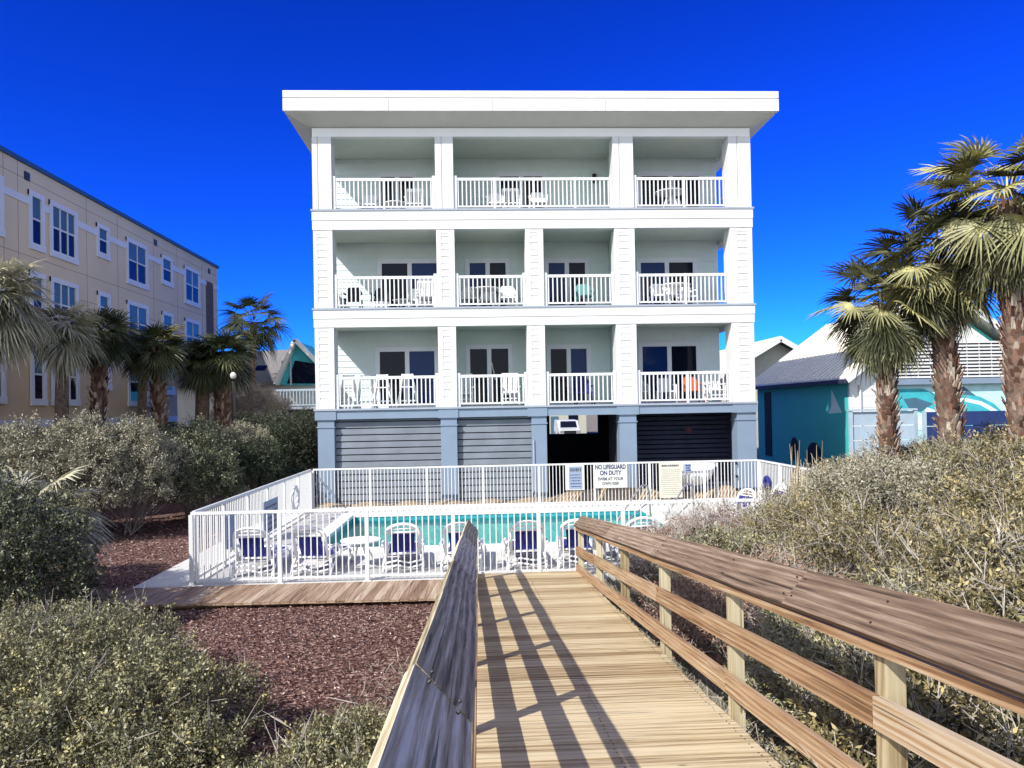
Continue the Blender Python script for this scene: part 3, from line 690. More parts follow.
# rear walls of the balconies: lapped siding
def siding(b, x0, x1, y, z0, z1, step=.205, th=.02):
    z = z0
    while z < z1 - .02:
        zt = min(z + step, z1)
        b.hexa([(x0, y - th, z), (x1, y - th, z), (x1, y + .06, z), (x0, y + .06, z), (x0, y - .004, zt), (x1, y - .004, zt), (x1, y + .06, zt), (x0, y + .06, zt)])
        z += step
OPEN = {3: [(-3.25, -2.05, 11.15), (.85, 2.45, 11.15), (5.85, 8.0, 11.15)],
        2: [(-3.28, -1.25, 8.15), (-.25, 1.12, 8.14), (2.5, 3.9, 8.12), (5.75, 7.72, 8.10)],
        1: [(-3.40, -1.40, 5.10), (-.29, 1.16, 5.15), (2.52, 3.90, 5.11), (5.75, 7.78, 5.15)]}
for f in (1, 2, 3):
    z0 = FL[f][0]; z1 = {1: 5.76, 2: 8.80, 3: 11.72}[f]
    b = MB(); xs_ = [-4.98]
    for a, c, zt in OPEN[f]: xs_ += [a - .09, c + .09]
    xs_ += [8.56]
    for k in range(0, len(xs_), 2): siding(b, xs_[k], xs_[k + 1], YB, z0, z1)
    for a, c, zt in OPEN[f]: siding(b, a - .0895, c + .0895, YB, zt + .1, z1)
    b.build('porch_wall', PORCH, H)
    # doors
    for k, (a, c, zt) in enumerate(OPEN[f]):
        d = MB(); w = .075
        d.box(a - .09, a, YB - .045, YB + .05, z0, zt + .1); d.box(c, c + .09, YB - .045, YB + .05, z0, zt + .1); d.box(a, c, YB - .045, YB + .05, zt, zt + .1)
        m = (a + c) / 2; d.box(m - w, m + w, YB - .03, YB + .04, z0, zt)
        for q in (a, c - .06): d.box(q, q + .06, YB - .028, YB + .04, z0, zt)
        d.box(a + .06, m - w, YB - .026, YB + .04, z0, z0 + .09); d.box(m + w, c - .06, YB - .026, YB + .04, z0, z0 + .09)
        d.box(a + .06, m - w, YB - .026, YB + .04, zt - .06, zt); d.box(m + w, c - .06, YB - .026, YB + .04, zt - .06, zt)
        dr = d.build('sliding_door', DOORF, H)
        bl = {(2, 0): 1, (2, 1): 0, (2, 2): 0, (2, 3): 0, (1, 0): 1, (1, 2): 1, (1, 3): 0}.get((f, k), 2)
        for j, (p, q) in enumerate(((a + .06, m - w), (m + w, c - .06))):
            e = MB(); e.box(p, q, YB + .0, YB + .012, z0 + .09, zt - .06); e.build('pane', GLASSB if j == bl else GLASSD, dr)
# one tied-back curtain and an extra narrow window
b = MB(); b.hexa([(.62, YB - .02, 4.0), (.66, YB - .02, 4.0), (.66, YB - .008, 4.0), (.62, YB - .008, 4.0), (.50, YB - .02, 4.62), (.53, YB - .02, 4.62), (.53, YB - .008, 4.62), (.50, YB - .008, 4.62)]); b.build('curtain', CURTAIN, H)
wn = MB(); wn.box(-1.62 + .40, -.99, YB - .06, YB - .024, 3.9, 5.2); w_ = wn.build('window', DOORF, H); e = MB(); e.box(-1.17, -1.04, YB - .066, YB - .061, 3.98, 5.12); e.build('pane', GLASST, w_)
# walls between neighbouring balconies and the body of the house behind
for f, cols in ((1, (1, 2, 3)), (2, (1, 2, 3)), (3, (1, 3))):
    for i in cols:
        xm = sum(COLX[i]) / 2; b = MB(); b.box(xm - .08, xm + .08, YF + .64, YB - .03, FL[f][0], {1: 5.755, 2: 8.795, 3: 11.715}[f]); b.build('party_wall', PORCH, H)
b = MB(); b.box(-4.98, 8.56, YB + .33, YE, 2.98, 11.83); b.build('house_body', WHITE_S, H)
b = MB(); b.box(6.1, 6.35, YB - .2, YB - .1, 10.45, 10.75); 
# wall lantern on the top floor
b = MB(); b.box(4.16, 4.28, YB - .14, YB - .03, 10.85, 11.15); b.build('wall_lantern', BLACKP, H)
# balcony railings
def railing(x0, x1, z, posts, side=None):
    b = MB(); y = YF + .10; top = z + 1.0
    b.box(x0, x1, y - .03, y + .03, top - .09, top - .004); b.box(x0, x1, y - .02, y + .02, z + .07, z + .12)
    n = int((x1 - x0) / .132); st = (x1 - x0) / n
    for k in range(1, n): b.box(x0 + st * k - .018, x0 + st * k + .018, y - .018, y + .018, z + .11, top - .088)
    r = b.build('balcony_railing', ALU, H)
    for i_, p in enumerate(posts):
        w_p = .045 if i_ < 2 else .034; q = MB(); q.box(p - w_p, p + w_p, y - w_p, y + w_p, z + .002, top + (.06 if i_ < 2 else -.0)); q.build('rail_post', ALU, r)
    return r
bays = {1: [(-4.42, -1.20), (-.635, 1.595), (2.16, 4.42), (5.07, 8.14)], 2: [(-4.42, -1.20), (-.635, 1.595), (2.16, 4.42), (5.07, 8.14)], 3: [(-4.42, -1.20), (-.635, 4.42), (5.07, 8.14)]}
for f in (1, 2, 3):
    for k, (a, c) in enumerate(bays[f]):
        m = (a + c) / 2; ps = [a + .06, c - .06]
        if k in (0, len(bays[f]) - 1): ps.append(m + (.1 if k else -.0))
        if f == 3 and k == 1: ps += [a + (c - a) * .255, m, a + (c - a) * .76]
        railing(a + .01, c - .01, FL[f][0], ps)
    for x in (-4.9, 8.74):
        b = MB(); z = FL[f][0]; y0, y1 = YF + .64, YB - .03
        b.box(x - .03, x + .03, y0, y1, z + .91, z + .996); b.box(x - .02, x + .02, y0, y1, z + .07, z + .12)
        for k in range(1, 15): yy = y0 + (y1 - y0) * k / 15; b.box(x - .018, x + .018, yy - .022, yy + .022, z + .11, z + .912)
        b.build('side_railing', ALU, H)
# ground floor
b = MB()
b.box(-5.03, 8.89, YF + .0, YF + .30, 2.76, 3.028); b.build('ground_beam', BLUEG, H)
GC = [(-4.97, -4.46), (-1.16, -.655), (1.69, 2.165), (4.48, 5.02), (8.26, 8.88)]
for i, (x0, x1) in enumerate(GC):
    b = MB(); b.box(x0, x1, YF + .03, YF + .55, -.05, 2.755)
    b.box(COLX[i][0] - .03, COLX[i][1] + .03, YF - .03, YF + .6, 2.745, 3.027 if i in (0, 4) else 3.0285)
    b.box(x0 - .03, x1 + .03, YF - .0, YF + .58, 2.50, 2.54)
    b.build('ground_column', BLUEG, H)
for x0, x1 in ((-4.46, -1.16), (-.655, 1.69)):
    b = MB(); z = .0; y = YF + .20
    while z < 2.74:
        zt = min(z + .172, 2.75); b.hexa([(x0, y, z), (x1, y, z), (x1, y + .03, z), (x0, y + .03, z), (x0, y + .02, zt), (x1, y + .012, zt), (x1, y + .05, zt), (x0, y + .05, zt)]); z += .207
    p = b.build('louvre_panel', BLUEP, H)
    q = MB(); xx = x0 + .64
    while xx < x1 - .2: q.box(xx - .012, xx + .012, y + .022, y + .06, 0, 2.75); xx += .64
    q.box(x0, x1, y + .10, y + .14, 0, 2.75); q.build('backing', GARAGE, p)
# passage and store behind the two right-hand openings
b = MB()
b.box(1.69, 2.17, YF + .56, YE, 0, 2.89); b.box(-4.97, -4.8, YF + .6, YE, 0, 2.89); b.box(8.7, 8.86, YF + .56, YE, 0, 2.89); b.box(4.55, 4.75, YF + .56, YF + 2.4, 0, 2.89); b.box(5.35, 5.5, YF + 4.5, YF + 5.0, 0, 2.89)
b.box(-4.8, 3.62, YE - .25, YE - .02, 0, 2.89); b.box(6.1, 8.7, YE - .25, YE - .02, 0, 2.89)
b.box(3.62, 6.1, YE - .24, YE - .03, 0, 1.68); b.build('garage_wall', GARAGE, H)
b = MB(); z = .1
while z < 2.8: b.hexa([(5.0, YF + 2.0, z), (8.7, YF + 2.0, z), (8.7, YF + 2.03, z), (5.0, YF + 2.03, z), (5.0, YF + 2.03, z + .12), (8.7, YF + 2.03, z + .12), (8.7, YF + 2.05, z + .12), (5.0, YF + 2.05, z + .12)]); z += .16
b.build('slatted_screen', DARKB, H)
b = MB(); b.box(2.2, 8.7, YF + .3, YE, .012, .02); b.build('garage_floor', ASPH, H)
st_ = MB(); r5 = []
for k in range(10):
    a = PI / 2 + k * PI / 5; r_ = .16 if k % 2 == 0 else .065; r5.append((7.25 + r_ * math.cos(a), YF + 1.97, 2.15 + r_ * math.sin(a)))
st_.prism(r5, (0, .02, 0)); tag(st_.build('wall_star', plain('dull_red_paint', (.10, .02, .03), .6)), 'small dull red star on the dark screen of the ground floor', 'ornament')
dp = MB(); dp.tube([(1.75, YF + .01, .0), (1.75, YF + .01, 2.0)], .025, 8); dp.build('standpipe', GREYEDGE, H)

# ------------------------------------------------------------------ balcony furniture
def rocker(loc, label, mat=RESIN, grp='white rocking chairs on the balconies'):
    """slatted rocking chair seen from behind or front, facing -y"""
    t = thing('rocking_chair', label, 'chair', loc, grp); X, Y, Z = loc
    def P(x, y, z): return (X + x, Y + y, Z + z)
    b = MB(); b.hexa([P(-.27, -.25, .40), P(.27, -.25, .40), P(.24, .22, .36), P(-.24, .22, .36), P(-.27, -.25, .43), P(.27, -.25, .43), P(.24, .22, .39), P(-.24, .22, .39)]); b.build('seat', mat, t)
    b = MB()
    for k in range(6): x = -.2 + .08 * k; b.beam(P(x, .22, .42), P(x, .40, 1.02), .045, .015, (0, 1, 0))
    b.beam(P(-.27, .40, 1.03), P(.27, .40, 1.03), .02, .1); b.beam(P(-.25, .24, .46), P(.25, .24, .46), .02, .05); b.build('backrest', mat, t)
    for s in (-.27, .27):
        b = MB(); b.beam(P(s, -.30, .62), P(s, .30, .60), .08, .025); b.build('armrest', mat, t)
        b = MB(); b.tube([P(s, -.45, .08), P(s, -.2, .02), P(s, .1, .02), P(s, .45, .12)], .022, 6); b.build('rocker', mat, t, True)
        for yy, zt in ((-.24, .62), (.24, 1.04)): b = MB(); b.beam(P(s, yy, .03), P(s, yy + (.16 if yy > 0 else 0), zt), .04, .04); b.build('leg', mat, t)
    b = MB()
    for z in (.14, .24): b.beam(P(-.27, -.24, z), P(.27, -.24, z), .03, .03); b.beam(P(-.27, .25, z), P(.27, .25, z), .03, .03)
    b.build('stretcher', mat, t)
    return t
def patio_chair(loc, label, mat=RESIN, grp='plastic armchairs on the balconies'):
    t = thing('patio_chair', label, 'chair', loc, grp); X, Y, Z = loc
    def P(x, y, z): return (X + x, Y + y, Z + z)
    b = MB(); b.hexa([P(-.25, -.24, .38), P(.25, -.24, .38), P(.22, .2, .36), P(-.22, .2, .36), P(-.25, -.24, .42), P(.25, -.24, .42), P(.22, .2, .39), P(-.22, .2, .39)]); b.build('seat', mat, t)
    b = MB(); pts = [P(-.22, .2, .38), P(.22, .2, .38), P(.25, .30, .74), P(.17, .33, .86), P(-.17, .33, .86), P(-.25, .30, .74)]; b.prism(pts, (0, .03, .0)); b.build('backrest', mat, t)
    for s in (-1, 1):
        b = MB(); b.tube([P(s * .26, .28, .62), P(s * .30, 0, .63), P(s * .28, -.24, .60)], .028, 6); b.build('armrest', mat, t, True)
        for yy in (-.25, .24): b = MB(); b.tube([P(s * .27, yy, .60 if yy < 0 else .42), P(s * .29, yy * 1.08, 0)], .026, 6); b.build('leg', mat, t, True)
    return t
def tall_chair(loc, label, grp='tall folding chairs on the balconies'):
    t = thing('director_chair', label, 'chair', loc, grp); X, Y, Z = loc
    def P(x, y, z): return (X + x, Y + y, Z + z)
    for s in (-1, 1):
        b = MB(); b.tube([P(s * .16, .02, 1.08), P(s * .20, -.05, .62), P(s * .34, -.12, .0)], .03, 6); b.build('leg', RESIN, t, True)
        b = MB(); b.tube([P(s * .20, .0, .80), P(s * .22, .2, .6), P(s * .32, .30, .0)], .026, 6); b.build('leg', RESIN, t, True)
    b = MB(); b.beam(P(-.22, 0, .66), P(.22, 0, .66), .36, .03); b.build('seat', RESIN, t)
    b = MB(); b.beam(P(-.17, .03, 1.0), P(.17, .03, 1.0), .02, .16); b.build('backrest', RESIN, t)
    b = MB(); b.beam(P(-.30, -.1, .22), P(.30, -.1, .22), .03, .05); b.build('footrest', RESIN, t)
    return t
def porch_table(loc, label, r=.42, h=.72): return round_table(loc, label, r, h, 4, RESIN, 'round tables on the balconies')
F1, F2, F3 = 3.092, 6.222, 9.302
# top floor
patio_chair((-3.45, 24.3, F3), 'low white chair in the sunlit left corner of the top left balcony')
porch_table((-2.55, 24.2, F3), 'round white table between two chairs on the top left balcony', .38, .45)
rocker((-1.95, 24.3, F3), 'white rocking chair right of the table on the top left balcony')
rocker((1.22, 24.3, F3), 'tall white rocking chair in the wide middle balcony of the top floor')
patio_chair((.72, 24.2, F3), 'small white chair left of the rocker in the wide top balcony')
patio_chair((2.1, 24.1, F3), 'small white chair at the middle post of the wide top balcony')
porch_table((6.5, 24.2, F3), 'round white table on the top right balcony', .5, .78)
patio_chair((6.9, 24.9, F3), 'white chair behind the table on the top right balcony')
# second floor
patio_chair((-4.0, 24.2, F2), 'dark sling chair in the sunlit end of the middle left balcony', DARKSLING, 'dark sling chairs')
patio_chair((-3.1, 24.4, F2), 'dark sling chair beside the white ottoman on the middle left balcony', DARKSLING, 'dark sling chairs')
b = MB(); b.lathe((-3.05, 23.75, F2), [(.02, 0), (.26, .01), (.30, .05), (.30, .24), (.02, .27)], 20); tag(b.build('ottoman', RESIN), 'low white ottoman at the rail of the middle left balcony', 'ottoman')
porch_table((-2.35, 24.1, F2), 'low round white table in the centre of the middle left balcony', .34, .36)
patio_chair((-1.95, 24.6, F2), 'white chair with its back to the blue door of the middle left balcony')
rocker((-1.62, 24.0, F2), 'white rocking chair at the right end of the middle left balcony')
porch_table((.35, 24.2, F2), 'round white table in the second balcony of the middle floor', .5, .72)
patio_chair((-.20, 24.3, F2), 'white chair left of the table in the second balcony of the middle floor')
patio_chair((.42, 24.9, F2), 'white chair behind the table in the second balcony of the middle floor')
patio_chair((1.05, 24.2, F2), 'white chair right of the table in the second balcony of the middle floor')
patio_chair((3.55, 24.0, F2), 'pale teal chair in the third balcony of the middle floor', TEALP, 'coloured chairs')
porch_table((6.65, 24.3, F2), 'round white table on the middle right balcony', .5, .80)
patio_chair((6.05, 24.1, F2), 'white chair left of the table on the middle right balcony')
patio_chair((6.45, 24.0, F2), 'white chair in front of the table on the middle right balcony')
patio_chair((7.05, 24.4, F2), 'white chair right of the table on the middle right balcony')
# first floor
tall_chair((-4.12, 23.95, F1), 'tall white chair in the sunlit end of the lower left balcony')
tall_chair((-3.62, 24.3, F1), 'tall white chair second from the left on the lower left balcony')
tall_chair((-3.05, 24.0, F1), 'tall white chair in the centre of the lower left balcony')
tall_chair((-2.23, 23.85, F1), 'tall white chair at the rail left of the post on the lower left balcony')
rocker((-.42, 23.95, F1), 'white slatted rocker at the left of the second lower balcony')
rocker((1.08, 23.95, F1), 'white slatted rocker at the right of the second lower balcony')
patio_chair((3.55, 24.4, F1), 'dark blue sling chair on the third lower balcony', NAVY, 'coloured chairs')
patio_chair((5.4, 24.6, F1), 'white chair at the left of the lower right balcony')
patio_chair((6.4, 24.8, F1), 'white chair in the middle of the lower right balcony')
patio_chair((7.1, 24.1, F1), 'orange-red chair on the lower right balcony', ORANGE, 'coloured chairs')
rocker((7.95, 24.4, F1), 'white rocking chair at the open right end of the lower right balcony')

# ------------------------------------------------------------------ tan building on the left
TB = thing('tan_building', 'long three-storey tan stucco building with white framed windows on the left', 'building', (-17, 30, 0))
b = MB(); b.box(-40, -17, 15.5, 49.55, 5.35, 12.6); b.build('upper_wall', TAN, TB)
b = MB(); b.box(-40, -17.02, 15.5, 49.5, 2.92, 5.352); b.build('ground_wall', TANL, TB)
b = MB(); b.box(-40.1, -16.88, 15.4, 49.65, 12.6, 12.76); b.build('roof_coping', NAVYEDGE, TB)
b = MB(); b.box(-40, -16.85, 15.4, 49.6, 2.60, 2.92); b.build('white_ledge', WHITE, TB)
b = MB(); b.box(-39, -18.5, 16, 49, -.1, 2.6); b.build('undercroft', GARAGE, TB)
for y in range(16, 50, 5):
    b = MB(); b.box(-17.5, -17.1, y, y + .4, -.1, 2.6); b.build('pier', CREAMW, TB)
b = MB()
for z in (10.9 - 1.75, 12.05, 8.0, 5.9): b.box(-17.012, -16.994, 15.6, 49.5, z, z + .018)
for y in (27.5, 28.35, 33.2, 36.0, 39.9, 43.0, 46.8): b.box(-17.012, -16.995, y, y + .02, 5.4, 12.6)
b.build('control_joints', plain('joint_grey', (.26, .20, .16), .9), TB)  # thin darker strips along the stucco joints
def tan_window(y0, y1, z0, z1, n):
    b = MB(); x = -17.0; t = .20
    b.box(x + .003, x + .07, y0, y0 + t, z0, z1); b.box(x + .003, x + .07, y1 - t, y1, z0, z1); b.box(x + .002, x + .075, y0, y1, z1 - t, z1 + .002); b.box(x + .002, x + .085, y0 - .03, y1 + .03, z0 - .1, z0 + t * .8)
    fy0, fy1, fz0, fz1 = y0 + t, y1 - t, z0 + t * .8, z1 - t
    for k in range(1, n): yy = fy0 + (fy1 - fy0) * k / n; b.box(x + .004, x + .05, yy - .04, yy + .04, fz0, fz1)
    zm = (fz0 + fz1) / 2 + .05; b.box(x + .004, x + .048, fy0, fy1, zm - .035, zm + .035)
    for yy in (fy0, fy1 - .05): b.box(x + .004, x + .049, yy, yy + .05, fz0, fz1)
    w = b.build('window', WHITE, TB)
    e = MB(); e.box(x + .005, x + .02, fy0, fy1, zm, fz1); e.build('upper_pane', GLASST, w)
    e = MB(); e.box(x + .005, x + .016, fy0, fy1, fz0, zm); e.build('lower_pane', GLASSD, w)
rowx = [(26.5, 27.45, 9.6, 11.7, 1), (28.95, 29.98, 9.55, 11.7, 1), (30.33, 32.4, 9.55, 11.7, 3), (34.0, 35.15, 10.28, 11.72, 1), (36.8, 39.15, 9.55, 11.72, 2), (40.8, 42.3, 10.2, 11.72, 1), (43.95, 46.35, 9.6, 11.74, 2),
        (22.3, 24.4, 9.55, 11.7, 3), (19.5, 20.6, 10.28, 11.7, 1)]
for dz in (0, 3.08, 6.0):
    for y0, y1, z0, z1, n in rowx:
        tan_window(y0, y1, (z0 if dz < 5 or z0 > 10 else z0 + .0) - dz, z1 - dz, n)
bz = 11.22
for a, c in ((18, 19.5), (20.6, 22.3), (24.4, 26.5), (27.45, 28.95), (29.98, 30.33), (32.4, 34.0), (35.15, 36.8), (39.15, 40.8), (42.3, 43.95), (46.35, 47.45), (48.75, 49.55)):
    b = MB(); b.hexa([(-17.0, a, bz - .1), (-16.96, a, bz - .1), (-16.96, c, bz - .1), (-17.0, c, bz - .1), (-17.0, a, bz + .16), (-16.93, a, bz + .16), (-16.93, c, bz + .16), (-17.0, c, bz + .16)]); b.build('string_course', WHITE, TB)
b = MB(); b.box(-17.004, -16.99, 47.45, 48.75, 5.8, 11.45); b.build('stair_opening', TRUNKD, TB)
b = MB()
for y, z in ((28.75, 12.2), (40.0, 12.2), (47.9, 12.15)): b.box(-16.998, -16.96, y, y + .32, z - .18, z + .14)
b.build('wall_vent', POLE, TB)

# ------------------------------------------------------------------ small house beyond the palms
SH = thing('shingled_house', 'small grey-shingled house with a glazed A-frame gable between palms and beach house', 'building', (-10, 37, 0))
b = MB(); b.box(-14.5, -8.0, 36.5, 42, 0, 4.45); b.build('wall', CREAMW, SH)
b = MB(); b.hexa([(-15, 36.0, 4.35), (-8.9, 36.0, 4.35), (-8.9, 39.6, 6.22), (-15, 39.6, 6.0), (-15, 36.0, 4.5), (-8.9, 36.0, 4.5), (-8.9, 39.6, 6.37), (-15, 39.6, 6.15)])
b.hexa([(-15, 39.6, 6.0), (-8.9, 39.6, 6.22), (-8.9, 43, 4.35), (-15, 43, 4.35), (-15, 39.6, 6.15), (-8.9, 39.6, 6.37), (-8.9, 43, 4.5), (-15, 43, 4.5)]); b.build('roof', SHINGLE, SH)
ap = (-8.62, 6.45); lf = (-9.55, 4.35); rf = (-6.6, 4.3)
b = MB(); b.prism([(lf[0], 35.9, lf[1]), (ap[0], 35.9, ap[1]), (rf[0], 35.9, rf[1])], (0, 3.5, 0)); b.build('gable_body', MURALT, SH)
b = MB(); b.prism([(-9.1, 35.88, 4.4), (-8.70, 35.88, 5.5), (-7.0, 35.88, 5.2), (-6.9, 35.88, 4.35)], (0, .015, 0)); b.build('gable_glass', GLASSD, SH)
for a, c in ((lf, ap), (ap, rf)):
    b = MB(); b.beam((a[0], 35.7, a[1]), (c[0], 35.7, c[1]), .5, .16, (0, 0, 1)); b.build('rake_board', WHITE, SH)
b = MB(); b.beam((-8.9, 35.85, 4.3), (-8.9, 35.85, 5.6), .08, .08); b.build('gable_post', PALEF, SH)
b = MB(); b.box(-9.4, -6.6, 35.0, 35.9, 3.15, 3.3); b.build('deck', GREYEDGE, SH)
b = MB(); b.box(-9.4, -6.6, 34.96, 35.02, 4.0, 4.1); b.box(-9.4, -6.6, 34.96, 35.02, 3.32, 3.38)
for k in range(19): x = -9.35 + k * .15; b.box(x, x + .04, 34.97, 35.0, 3.3, 4.0)
b.build('deck_railing', PALEF, SH)
b = MB(); b.box(-9.3, -6.6, 35.4, 36.4, 0, 3.14); b.build('deck_base', MURALD, SH)
for x in (-13.2, -11.0):
    b = MB(); b.hexa([(x, 37.2, 4.95), (x + .5, 37.2, 4.95), (x + .5, 37.7, 5.2), (x, 37.7, 5.2), (x, 37.15, 5.15), (x + .5, 37.15, 5.15), (x + .5, 37.65, 5.4), (x, 37.65, 5.4)]); b.build('skylight', GLASSD, SH)
b = MB(); b.tube([(-9.7, 37.5, 4.8), (-9.7, 37.5, 5.6)], .06, 8); b.build('vent_pipe', POLE, SH)

# ------------------------------------------------------------------ gabled house far right behind
RH = thing('cream_house', 'distant cream-roofed house with a pointed gable right of the beach house', 'building', (20.7, 52, 0))
b = MB(); b.prism([(15.9, 50.2, 0), (25.5, 50.2, 0), (25.5, 50.2, 4.6), (20.7, 50.2, 7.3), (15.9, 50.2, 4.6)], (0, 16, 0)); b.build('wall', BEIGE, RH)
for s in (-1, 1):
    b = MB(); x1 = 20.7 + s * 5.5; b.hexa([(20.7, 49.4, 7.42), (x1, 49.4, 4.25), (x1, 67, 4.25), (20.7, 67, 7.42), (20.7, 49.4, 7.62), (x1, 49.4, 4.42), (x1, 67, 4.42), (20.7, 67, 7.62)]); b.build('roof', METALR, RH)
    b = MB(); b.beam((20.7, 49.36, 7.42), (x1, 49.36, 4.23), .06, .34, (0, 0, 1)); b.build('rake_board', WHITE, RH)

# ------------------------------------------------------------------ teal building with the sea mural
MBD = thing('mural_building', 'teal beach building with cream metal roof and a sea-life mural behind the palms', 'building', (18, 30, 0))
XE, ZE, XR_, ZR = 14.25, 3.85, 18.7, 7.05
b = MB(); b.box(14.62, 22.8, 28.55, 38, 0, 3.82); b.prism([(14.62, 28.55, 3.82), (22.8, 28.55, 3.82), (18.7, 28.55, 6.75)], (0, 9.4, 0)); b.build('wall', TEAL, MBD)
for s in (-1, 1):
    xe = XR_ + s * (XR_ - XE)
    b = MB(); b.hexa([(xe, 27.95, ZE), (XR_, 27.95, ZR), (XR_, 38.4, ZR), (xe, 38.4, ZE), (xe, 27.95, ZE + .12), (XR_, 27.95, ZR + .12), (XR_, 38.4, ZR + .12), (xe, 38.4, ZE + .12)]); rf_ = b.build('roof', METALR, MBD)
    b = MB()
    for k in range(26): y = 28.05 + k * .41; b.beam((xe, y, ZE + .14), (XR_, y, ZR + .14), .035, .05)
    b.build('standing_seams', METALR, rf_)
    b = MB(); b.beam((xe, 27.92, ZE + .02), (XR_, 27.92, ZR + .02), .05, .26, (0, 0, 1)); b.build('rake_board', WHITE, MBD); b = MB(); b.beam((xe, 38.43, ZE + .02), (XR_, 38.43, ZR + .02), .05, .30, (0, 0, 1)); b.build('rake_board', WHITE, MBD)
b = MB(); b.box(XE - .1, XE + .02, 27.95, 38.4, ZE - .1, ZE + .06); b.build('gutter', DARKB, MBD)
b = MB(); b.prism([(14.9, 28.50, 3.84), (22.5, 28.50, 3.84), (18.7, 28.50, 6.6)], (0, .03, 0)); b.build('gable_boarding', WHITE, MBD)
b = MB(); b.box(14.61, 22.6, 28.46, 28.546, .9, 3.83); b.build('front_boarding', MURALBG, MBD)
b = MB(); b.box(14.60, 15.75, 28.40, 28.456, .9, 4.3); siding(b, 14.62, 15.74, 28.40, 1.0, 4.2, .45, .012); b.build('white_boarding', WHITE, MBD)
b = MB(); b.box(15.8, 15.98, 28.36, 28.45, .3, 3.9); b.build('corner_post', BLUEG, MBD)
b = MB(); b.tube([(15.0, 28.33, .5), (15.0, 28.33, 3.7)], .045, 8); b.build('downpipe', WHITE, MBD)
b = MB(); b.box(16.05, 22.5, 28.2, 28.45, 3.66, 3.88); b.build('mural_header', BLUEG, MBD)
b = MB(); z = 3.92
while z < 5.35: b.box(16.4, 21.4, 28.36, 28.40, z, z + .07); z += .135
for x in np.arange(16.4, 21.5, .5): b.box(x - .02, x + .02, 28.40, 28.43, 3.9, 5.35)
b.build('white_lattice', WHITE, MBD); b = MB(); b.box(16.4, 21.4, 28.44, 28.48, 3.9, 5.35); b.build('lattice_backing', DARKB, MBD)
# painted figures
def painted(pts, mat, y=28.455, nm='mural_figure', t=.006):
    b = MB(); b.prism([(x, y - t, z) for x, z in pts], (0, t, 0)); return b.build(nm, mat, MBD)
painted([(16.3, 3.5), (17.6, 3.5), (18.3, 3.2), (18.45, 2.9), (18.0, 2.62), (17.5, 2.55), (17.0, 2.7), (16.7, 2.35), (16.45, 1.9), (16.25, 2.0)], MURALT)
painted([(16.5, 1.9), (16.9, 2.35), (17.3, 2.2), (17.75, 2.75), (18.2, 2.6), (18.5, 2.1), (18.3, 1.8)], MURALW, 28.448)
painted([(16.8, 3.1), (17.3, 3.15), (18.0, 2.9), (17.5, 2.6), (17.0, 2.75)], MURALD, 28.448, t=.004)
body = [(18.2, 2.15), (18.1, 2.6), (18.3, 3.0), (18.75, 3.25), (19.3, 3.25), (19.9, 3.15), (20.5, 2.85), (20.9, 2.45), (21.1, 2.1), (20.7, 2.15), (20.3, 2.05), (19.8, 1.95), (19.2, 2.0), (18.6, 2.05)]
painted(body, MURALT)
painted([(19.05, 3.72), (19.15, 3.26), (19.75, 3.18), (19.4, 3.45)], MURALD, 28.448)
painted([(18.5, 3.08), (19.3, 3.1), (20.0, 2.95), (20.6, 2.6), (20.95, 2.25), (20.8, 2.2), (20.3, 2.6), (19.9, 2.82), (19.3, 2.96), (18.7, 2.94)], MURALW, 28.448, t=.004)
painted([(19.5, 2.05), (19.7, 1.85), (20.3, 2.1), (20.7, 2.3), (20.5, 2.05), (20.0, 1.8)], MURALW, 28.446, t=.003)
def painted_side(pts, mat, x=14.618, t=.006):
    b = MB(); b.prism([(x - t, y, z) for y, z in pts], (t, 0, 0)); return b.build('mural_figure', mat, MBD)
painted_side([(29.9, 3.55), (29.05, 2.6), (30.2, 2.55), (29.95, 2.9)], MURALW)
painted_side([(31.6 + .8 * math.cos(a), .5 + .8 * math.sin(a)) for a in np.linspace(0, 2 * PI, 25)[:-1]], MURALK)
painted_side([(33.6 + .45 * math.cos(a), .9 + .55 * math.sin(a)) for a in np.linspace(0, 2 * PI, 25)[:-1]], MURALK)
b = MB(); b.box(14.58, 14.62, 36.2, 37.0, .4, 3.6); b.build('side_door', MURALK, MBD)
# board fences in front of it
BF = thing('board_fence', 'pale blue horizontal board fence left of the palm trunks', 'fence', (13, 25, 0), 'board fences before the mural')
b = MB()
for k in range(5): b.box(12.85, 15.15, 25.0, 25.04, .2 + .5 * k, .2 + .5 * k + .47)
b.build('boards', PALEF, BF)
for x in (12.8, 14.0, 15.1): b = MB(); b.box(x, x + .12, 24.93, 24.998, 0, 2.72); b.build('post', PALEF, BF)
b = MB(); b.box(12.78, 15.2, 24.9, 25.08, 2.70, 2.76); b.build('cap', PALEF, BF)
BF = thing('board_fence', 'navy horizontal board wall low between the palm trunks', 'fence', (16, 24.6, 0), 'board fences before the mural')
b = MB()
for k in range(5): b.box(15.25, 18.2, 24.6, 24.64, .15 + .5 * k, .15 + .5 * k + .48)
b.build('boards', NAVYF, BF)
for x in (15.2, 18.2): b = MB(); b.box(x, x + .1, 24.55, 24.66, 0, 2.66); b.build('post', PALEF, BF)

